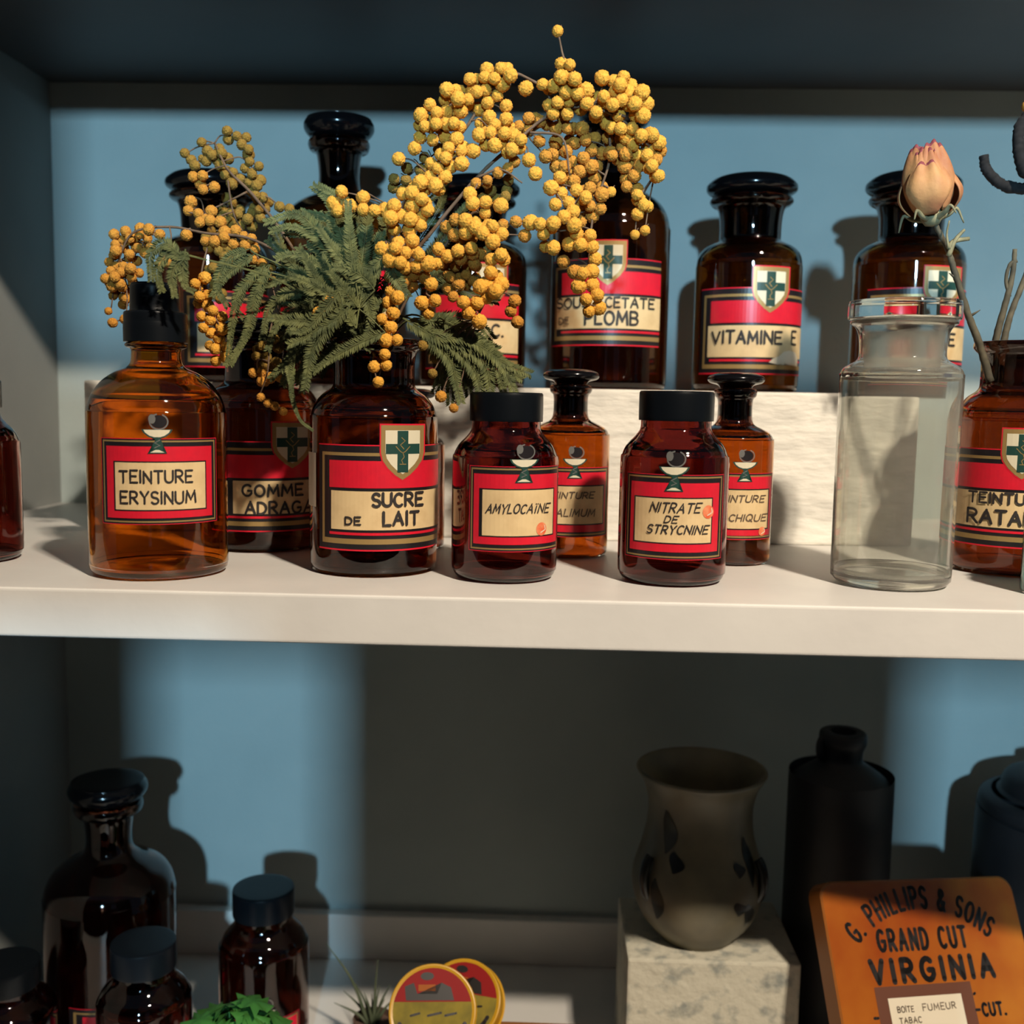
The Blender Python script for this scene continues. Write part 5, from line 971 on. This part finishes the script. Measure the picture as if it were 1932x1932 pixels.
tube(b, catmull([nd[0] + Vector((0, 0, -.004)), nd[0] + Vector((.003, -.001, .005)), nd[0] + Vector((.008, -.001, .011))], 4), .0016, .0008, 6)
obj('withered_leaf', b, 'dry_leaf', root, True)
ax = (rt - rb)
Hr = ax.length
M3 = ax.to_track_quat('Z', 'Y').to_matrix().to_4x4()
M3.translation = rb - inv
rng = random.Random(5)


def petal(th, spread, r, h0, h1, lean, thick=.0007):
    b = bmesh.new()
    n, m = 14, 18
    g = []
    for j in range(m + 1):
        v = j / m
        row = []
        for i in range(n + 1):
            u = -1 + 2 * i / n
            wv = spread * (sin(pi * min(1, v * .62 + .12))) ** .8
            a = th + u * wv
            # bud silhouette
            rad = r * (0.30 + 0.78 * sin(pi * (v * .70 + .10)) ** .9) * (1 - .26 * v * v * (1 - lean))
            rad += r * .06 * sin(u * 7 + th * 3) * v + lean * r * max(0, v - .75) * 1.4
            z = h0 + (h1 - h0) * v * (1 - .10 * u * u * v) + .0010 * sin(u * 9 + th * 5) * v
            row.append(b.verts.new((rad * cos(a), rad * sin(a), z)))
        g.append(row)
    for j in range(m):
        for i in range(n):
            f = b.faces.new((g[j][i], g[j][i + 1], g[j + 1][i + 1], g[j + 1][i]))
            f.material_index = 1 if j >= m - 1 else 0
    bmesh.ops.transform(b, matrix=M3, verts=list(b.verts))
    o = obj('petal', b, ['rose_petal', 'rose_edge'], root, True)
    sm = o.modifiers.new('t', 'SOLIDIFY')
    sm.thickness = thick
    return o


for k in range(4):
    petal(k * pi / 2 + .3, 1.1, rw * .74, .004, Hr * (.99 - .02 * (k % 2)), 0.05)
for k in range(5):
    petal(k * 2 * pi / 5 + .9, .95, rw * .90, .001, Hr * (.94 - .05 * (k % 3)), 0.0)
for k, hh in ((0, .66), (1, .74), (2, .60)):
    petal(k * 2 * pi / 3 - 2.5, .85, rw * 1.08, -.001, Hr * (hh - .04), 0.25)
b = bmesh.new()
for k in range(5):
    a = k * 2 * pi / 5 + .4
    dr = Vector((cos(a), sin(a), 0))
    pts = [Vector((0, 0, -.003)), dr * .010 + Vector((0, 0, -.001)), dr * .0155 + Vector((0, 0, .002)), dr * .019 + Vector((0, 0, -.003 - .004 * (k % 2)))]
    tube(b, catmull(pts, 4), .0022, .0004, 6)
lathe(b, [(0, -.007), (.004, -.006), (.0065, -.002), (.006, .002), (0, .003)], 14)
bmesh.ops.transform(b, matrix=M3, verts=list(b.verts))
obj('sepals', b, 'dry_leaf', root, True)

STEM2 = [[[0.2995,0.15,0.2088],[0.2912,0.145,0.1795],[0.282,0.14,0.1566],[0.2764,0.135,0.1372],[0.2733,0.13,0.1148]],[[0.2774,0.13,0.193],[0.2769,0.13,0.1776],[0.2735,0.13,0.1588],[0.2696,0.13,0.1368],[0.2717,0.13,0.1147]],[[0.2762,0.13,0.1651],[0.2734,0.13,0.1744],[0.2749,0.13,0.1837],[0.2788,0.13,0.1863]]]
root = thing('dried_flower', 'bare dark dried stems at the right edge, in the bottle with the rose', 'flower', (0.2884, 0.1342, 0.10))
inv = Vector(root.location)
b = bmesh.new()
for k, pts in enumerate(STEM2):
    tube(b, [p - inv for p in catmull(pts, 8)], .0013 if k < 2 else .001, .0026 if k < 2 else .0012, 8, 0, .12, random.Random(k))
obj('stem', b, 'dry_stem', root, True)
b = bmesh.new()
for pts, r in (([[0.2713,0.17,0.256],[0.2731,0.17,0.248],[0.2795,0.17,0.2409],[0.287,0.17,0.2371],[0.2985,0.17,0.236],[0.3046,0.17,0.2428]], .0038), ([[0.2927,0.16,0.2786],[0.2881,0.16,0.2707],[0.2883,0.16,0.2581],[0.2924,0.16,0.2454],[0.3002,0.16,0.2407]], .0040)):
    tube(b, [p - inv for p in catmull(pts, 10)], r * .75, r, 12, 0, .16, random.Random(9))
tube(b, [Vector([[0.2713,0.17,0.256],[0.2731,0.17,0.248],[0.2795,0.17,0.2409],[0.287,0.17,0.2371],[0.2985,0.17,0.236],[0.3046,0.17,0.2428]][-1]) - inv, Vector(STEM2[0][0]) - inv], .003, .002, 8)
o = obj('black_curl', b, 'black_fuzz', root, True)
o['label'] = 'black fuzzy curled tendril'
b = bmesh.new()
bmesh.ops.create_icosphere(b, subdivisions=2, radius=.004, matrix=Matrix.Translation(Vector([0.2893,0.16,0.2817]) - inv + Vector((.004, .002, .002))))
obj('withered_bud', b, 'blossom_orange', root, True)['label'] = 'small reddish withered bud'

# ------------------------------------------------------------------ stoneware
root = thing('stoneware_vase', 'olive stoneware vase with dark splashes and lug handles on the speckled block', 'vase', (0.1250, 0.2620, -0.309))
prof = [(0, .001), (.026, 0), (.030, .003), (.040, .014), (.047, .027), (.0500, .040), (.0495, .052), (.0455, .066), (.0415, .080), (.0395, .094), (.0400, .108), (.0435, .121), (.0490, .130), (.0483, .132),
        (.0450, .130), (.0390, .119), (.0365, .104), (.037, .085), (.044, .05), (.040, .028), (.028, .010), (0, .008)]
b = bmesh.new()
lathe(b, smooth_profile(prof, 3)[::-1], 64)
bmesh.ops.recalc_face_normals(b, faces=list(b.faces))
obj('vase_body', b, 'stoneware', root, True)
for sg in (-1, 1):
    b = bmesh.new()
    pts = []
    for i in range(9):
        a = -1.2 + i * 2.4 / 8
        pts.append(Vector((sg * sin(1.0), -cos(1.0), 0)) * (.0440 + .0085 * cos(a)) + Vector((0, 0, .056 + .017 * sin(a))))
    tube(b, catmull(pts, 4), .0036, .0036, 9)
    obj('lug_handle', b, 'dark_glaze', root, True)


def vase_r(z):
    for (r0, z0), (r1, z1) in zip(prof[1:13], prof[2:14]):
        if z0 <= z <= z1:
            return r0 + (r1 - r0) * (z - z0) / (z1 - z0)
    return .04


for th, z0, z1, wd in ((q[0], q[1] * .905, q[2] * .905, q[3]) for q in ((-.75, .085, .120, .006), (-.55, .072, .088, .006), (.5, .040, .052, .006), (.55, .070, .082, .005), (.8, .060, .100, .005), (-.8, .030, .064, .006), (.72, .026, .048, .006))):
    b = bmesh.new()
    n = 10
    rows = []
    for i in range(n + 1):
        z = z0 + (z1 - z0) * i / n
        hw_ = wd * (sin(pi * (i + .4) / (n + .8))) * 1.0
        r = vase_r(z) + .0005
        row = []
        for q in (-1, 0, 1):
            a = th + .05 * sin(i * .45) + q * hw_ / r
            row.append(b.verts.new((r * sin(a), -r * cos(a), z)))
        rows.append(row)
    for a_, c_ in zip(rows[:-1], rows[1:]):
        for q in (0, 1):
            b.faces.new((a_[q], a_[q + 1], c_[q + 1], c_[q]))
    obj('glaze_splash', b, 'dark_glaze', root, True)

root = thing('stoneware_bottle', 'black stoneware bottle with sloping shoulder behind the orange tin', 'bottle', (0.2385, 0.2900, ZB))
prof = [(0, .001), (.036, 0), (.0395, .004), (.040, .02), (.040, .212), (.0392, .2195), (.0365, .2235), (.024, .2325), (.0165, .238), (.0155, .244), (.0165, .249), (.0180, .253), (.0180, .259), (.016, .2615), (.010, .2615, 1), (.0095, .235), (.012, .224), (.028, .213), (.034, .202), (.034, .01), (0, .008)]
b = bmesh.new()
lathe(b, smooth_profile(prof, 3)[::-1], 56)
bmesh.ops.recalc_face_normals(b, faces=list(b.faces))
obj('bottle_body', b, 'dark_stoneware', root, True, 40)
b = bmesh.new()
tube(b, catmull([(-.0165, -.004, .240), (-.0195, -.006, .247), (-.0185, -.005, .255), (-.014, -.004, .259)], 4), .003, .0026, 8)
obj('neck_loop', b, 'dark_stoneware', root, True)

root = thing('stoneware_crock', 'black stoneware crock cut off by the right edge of the lowest shelf', 'jar', (0.4270, 0.3150, ZB))
prof = [(0, .001), (.062, 0), (.066, .004), (.067, .03), (.067, .175), (.065, .189), (.066, .1935), (.064, .200), (.058, .203, 1), (.056, .2035, 1), (.056, .185), (.06, .175), (.06, .01), (0, .008)]
b = bmesh.new()
lathe(b, smooth_profile(prof, 3)[::-1], 56)
bmesh.ops.recalc_face_normals(b, faces=list(b.faces))
obj('crock_body', b, 'dark_stoneware', root, True, 40)
b = bmesh.new()
lathe(b, smooth_profile([(0, .204), (.048, .204), (.0495, .207), (.048, .215), (.042, .220), (.018, .222), (.012, .225), (.012, .235), (0, .237)], 3)[::-1], 40)
bmesh.ops.recalc_face_normals(b, faces=list(b.faces))
obj('lid', b, 'dark_stoneware', root, True, 40)

# ------------------------------------------------------------------ orange tobacco tin
TM = Matrix(((0.9461, -0.3116, -0.0883), (0.3117, 0.8020, 0.5095), (-0.0879, -0.5095, 0.8559)))
TW, TH, TD = 0.1643, 0.1840, 0.017
root = thing('tobacco_tin', 'orange tobacco tin with bold black lettering leaning back at the lower right', 'tin')
tl = Vector((0.1986, 0.195, -0.2337))
m4 = TM.to_4x4()
m4.translation = tl - TM @ Vector((0, 0, TH))
root.matrix_world = m4


def rrect(x0, x1, z0, z1, r, n=6):
    out = []
    for cx, cz, a0 in ((x1 - r, z1 - r, 0), (x0 + r, z1 - r, 90), (x0 + r, z0 + r, 180), (x1 - r, z0 + r, 270)):
        out += [(cx + r * cos(RAD(a0 + 90 * i / n)), cz + r * sin(RAD(a0 + 90 * i / n))) for i in range(n + 1)]
    return out


b = bmesh.new()
sec = [(0, 0.0012, 1), (0.0012, 0, 0), (TD - .0012, 0, 0), (TD, .0012, 0)]
loops = []
for yv, ins, _ in sec:
    loops.append([b.verts.new((x, yv, z)) for x, z in rrect(ins, TW - ins, ins, TH - ins, .011)])
for a_, c_ in zip(loops[:-1], loops[1:]):
    n = len(a_)
    for i in range(n):
        b.faces.new((a_[i], c_[i], c_[(i + 1) % n], a_[(i + 1) % n])).material_index = 1
b.faces.new(loops[0])
b.faces.new(loops[-1][::-1])
bmesh.ops.recalc_face_normals(b, faces=list(b.faces))
obj('tin_body', b, ['tin_orange', 'tin_edge'], root)
d = Decal(None)
vv = lambda v: TH - v
d.strokes(text_strokes('G. PHILLIPS & SONS', 0, 1, 0, .0138, None, 0, 0, .46, (.0780, vv(.0990), .0795, 86)), .0026, 'tin_ink', 2)
d.strokes(text_strokes('GRAND CUT', .0395, .1130, vv(.0465), vv(.0335), None, 0, 0, .5), .0028, 'tin_ink', 2)
d.strokes(text_strokes('VIRGINIA', .0300, .1300, vv(.0665), vv(.0530), None, 0, 0, .55), .0040, 'tin_ink', 2)
d.strokes(text_strokes('CUT.', .1140, .1330, vv(.0915), vv(.0840), None, 0, 0, .4), .0021, 'tin_ink', 2)
d.strokes([[(.1085, vv(.0875)), (.1115, vv(.0875))], [(.0255, vv(.0880)), (.0285, vv(.0880))], [(.1095, vv(.0775)), (.1105, vv(.0770))]], .0018, 'tin_ink', 2)
d.done('lettering', root)
d = Decal(None)
d.rect(.0295, .1085, vv(.150), vv(.0692), 'tin_brown', 1)
d.done('brown_panel', root)
d = Decal(None)
d.rect(.0385, .0985, vv(.150), vv(.0765), 'paper_white', 4)
lab = d.done('paper_label', root)
d = Decal(None)
d.strokes(text_strokes('BOITE', .0445, .0575, vv(.0855), vv(.0820), None, 0, .05, .3), .0007, 'ink_faded', 6)
d.strokes(text_strokes('FUMEUR', .0650, .0920, vv(.0855), vv(.0815), None, 0, .05, .3), .0007, 'ink_faded', 6)
d.strokes(text_strokes('TABAC', .0445, .0620, vv(.0925), vv(.0890), None, 0, .05, .3), .0007, 'ink_faded', 6)
d.done('lettering', lab)


# ------------------------------------------------------------------ round sweet tins
def round_tin(label, loc, r, h, tilt, yaw, red_top=True):
    root = thing('round_tin', label, 'tin', loc, 0)
    root.rotation_euler = (tilt, 0, yaw)
    b = bmesh.new()
    prof = [(0, 0), (r * .96, 0), (r, h * .06), (r, h * .52, 1), (r * 1.02, h * .54, 1), (r * 1.02, h * .92), (r * .99, h), (r * .93, h * .97, 1), (0, h * .97)]
    lathe(b, smooth_profile(prof, 2)[::-1], 48)
    bmesh.ops.recalc_face_normals(b, faces=list(b.faces))
    obj('tin_body', b, 'tin_yellow', root, True, 35)
    d = Decal(None)
    q = r * .92
    d.disc(0, 0, q, 'tin_olive', 1, None, 36)
    d.poly([(q * cos(RAD(a)), q * sin(RAD(a))) for a in range(12, 169, 6)], 'tin_red', 2)
    d.poly([(-.62 * r, .22 * r), (-.66 * r, .52 * r), (-.45 * r, .60 * r), (-.36 * r, .36 * r), (.10 * r, .36 * r), (.2 * r, .60 * r), (.42 * r, .50 * r), (.5 * r, .22 * r)], 'tin_ink', 3)
    d.rect(-.34 * r, .06 * r, .42 * r, .56 * r, 'tin_orange', 3)
    d.poly([(-.14 * r + .16 * r * cos(i * pi / 6), .74 * r + .09 * r * sin(i * pi / 6)) for i in range(12)], 'tin_ink', 3)
    d.strokes([[(.80 * r * cos(RAD(a)), .80 * r * sin(RAD(a))) for a in range(200, 341, 10)]], .10 * r, 'tin_ink', 3)
    d.strokes([[(-.5 * r, -.1 * r), (-.3 * r, -.05 * r)], [(-.1 * r, -.1 * r), (.2 * r, -.04 * r)], [(.3 * r, -.1 * r), (.55 * r, -.05 * r)]], .05 * r, 'tin_ink', 3)
    o = d.done('lid_print', root)
    o.rotation_euler = (-pi / 2, 0, 0)
    o.location = (0, 0, h * .975)
    return root


# wooden box carries the tins
b = bmesh.new()
box(b, -0.088, 0.048, 0.120, 0.200, ZB, -0.3480)
bev(b, .002, 2)
tag(obj('wooden_box', b, 'box_wood'), 'reddish wooden box under the round yellow and red tins', 'box')
round_tin('round red and yellow tin propped in front of its twin', (-0.0690, 0.1720, -0.3260), .0295, .014, RAD(56), RAD(4))
round_tin('round red and yellow tin lying behind the propped one', (-0.0480, 0.2000, -0.3365), .0280, .014, RAD(50), RAD(-14))

# ------------------------------------------------------------------ plants on the lowest shelf


def pot(root, r, h):
    b = bmesh.new()
    lathe(b, [(0, 0), (r * .75, 0), (r, h), (r * 1.06, h), (r * 1.06, h * .82), (r * 1.0, h * .82)][:3] + [(r * .92, h), (r * .88, h * .86), (0, h * .86)], 32)
    bmesh.ops.recalc_face_normals(b, faces=list(b.faces))
    obj('pot', b, 'pot_clay', root)


root = thing('potted_plant', 'bright green ruffled leafy plant at the bottom edge below the dark jars', 'plant', (-0.200, 0.150, ZB))
pot(root, .026, .05)
rng = random.Random(8)
for k in range(26):
    a = rng.uniform(0, 2 * pi)
    rr = rng.uniform(.004, .034)
    top = Vector((rr * cos(a), rr * sin(a), .108 - rr * .75 + rng.uniform(-.010, .004)))
    b = bmesh.new()
    tube(b, catmull([(0.006 * cos(a), .006 * sin(a), .04), (top.x * .6, top.y * .6, .07), top - Vector((0, 0, .004))], 4), .0009, .0006, 5)
    n = 20
    c = b.verts.new(top)
    ring1, ring2 = [], []
    tiltv = Vector((cos(a), sin(a), 0)) * rng.uniform(.2, .6)
    for i in range(n):
        t = 2 * pi * i / n
        w1 = .009 * (1 + .15 * sin(5 * t + k))
        e = Vector((cos(t), sin(t), 0))
        ring1.append(b.verts.new(top + e * w1 * .6 + Vector((0, 0, -e.dot(tiltv) * .006))))
        ring2.append(b.verts.new(top + e * w1 * (1.35 + .3 * sin(9 * t)) + Vector((0, 0, .0022 * sin(7 * t + k) - e.dot(tiltv) * .014 - .002))))
    for i in range(n):
        j = (i + 1) % n
        b.faces.new((c, ring1[i], ring1[j]))
        b.faces.new((ring1[i], ring2[i], ring2[j], ring1[j]))
    obj('leaf', b, 'plant_green', root, True)

root = thing('spiky_plant', 'spiky thin-leaved plant at the bottom edge left of the round tins', 'plant', (-0.1240, 0.255, ZB))
pot(root, .016, .032)
rng = random.Random(12)
for dx, dy, hh in ((.004, -.004, .083), (-.014, 0, .060), (.014, -.002, .062), (-.024, .003, .052), (.020, .004, .050), (-.030, -.004, .046), (.004, .006, .056), (-.006, -.008, .058), (.010, -.006, .052), (-.036, -.004, .094), (-.002, .004, .05)):
    b = bmesh.new()
    tube(b, catmull([(dx * .1, dy * .1, .026), (dx * .45, dy * .5, .026 + (hh - .026) * .55), (dx, dy, hh)], 5), .0019, .0002, 6)
    obj('spike', b, 'spike_green', root, True)
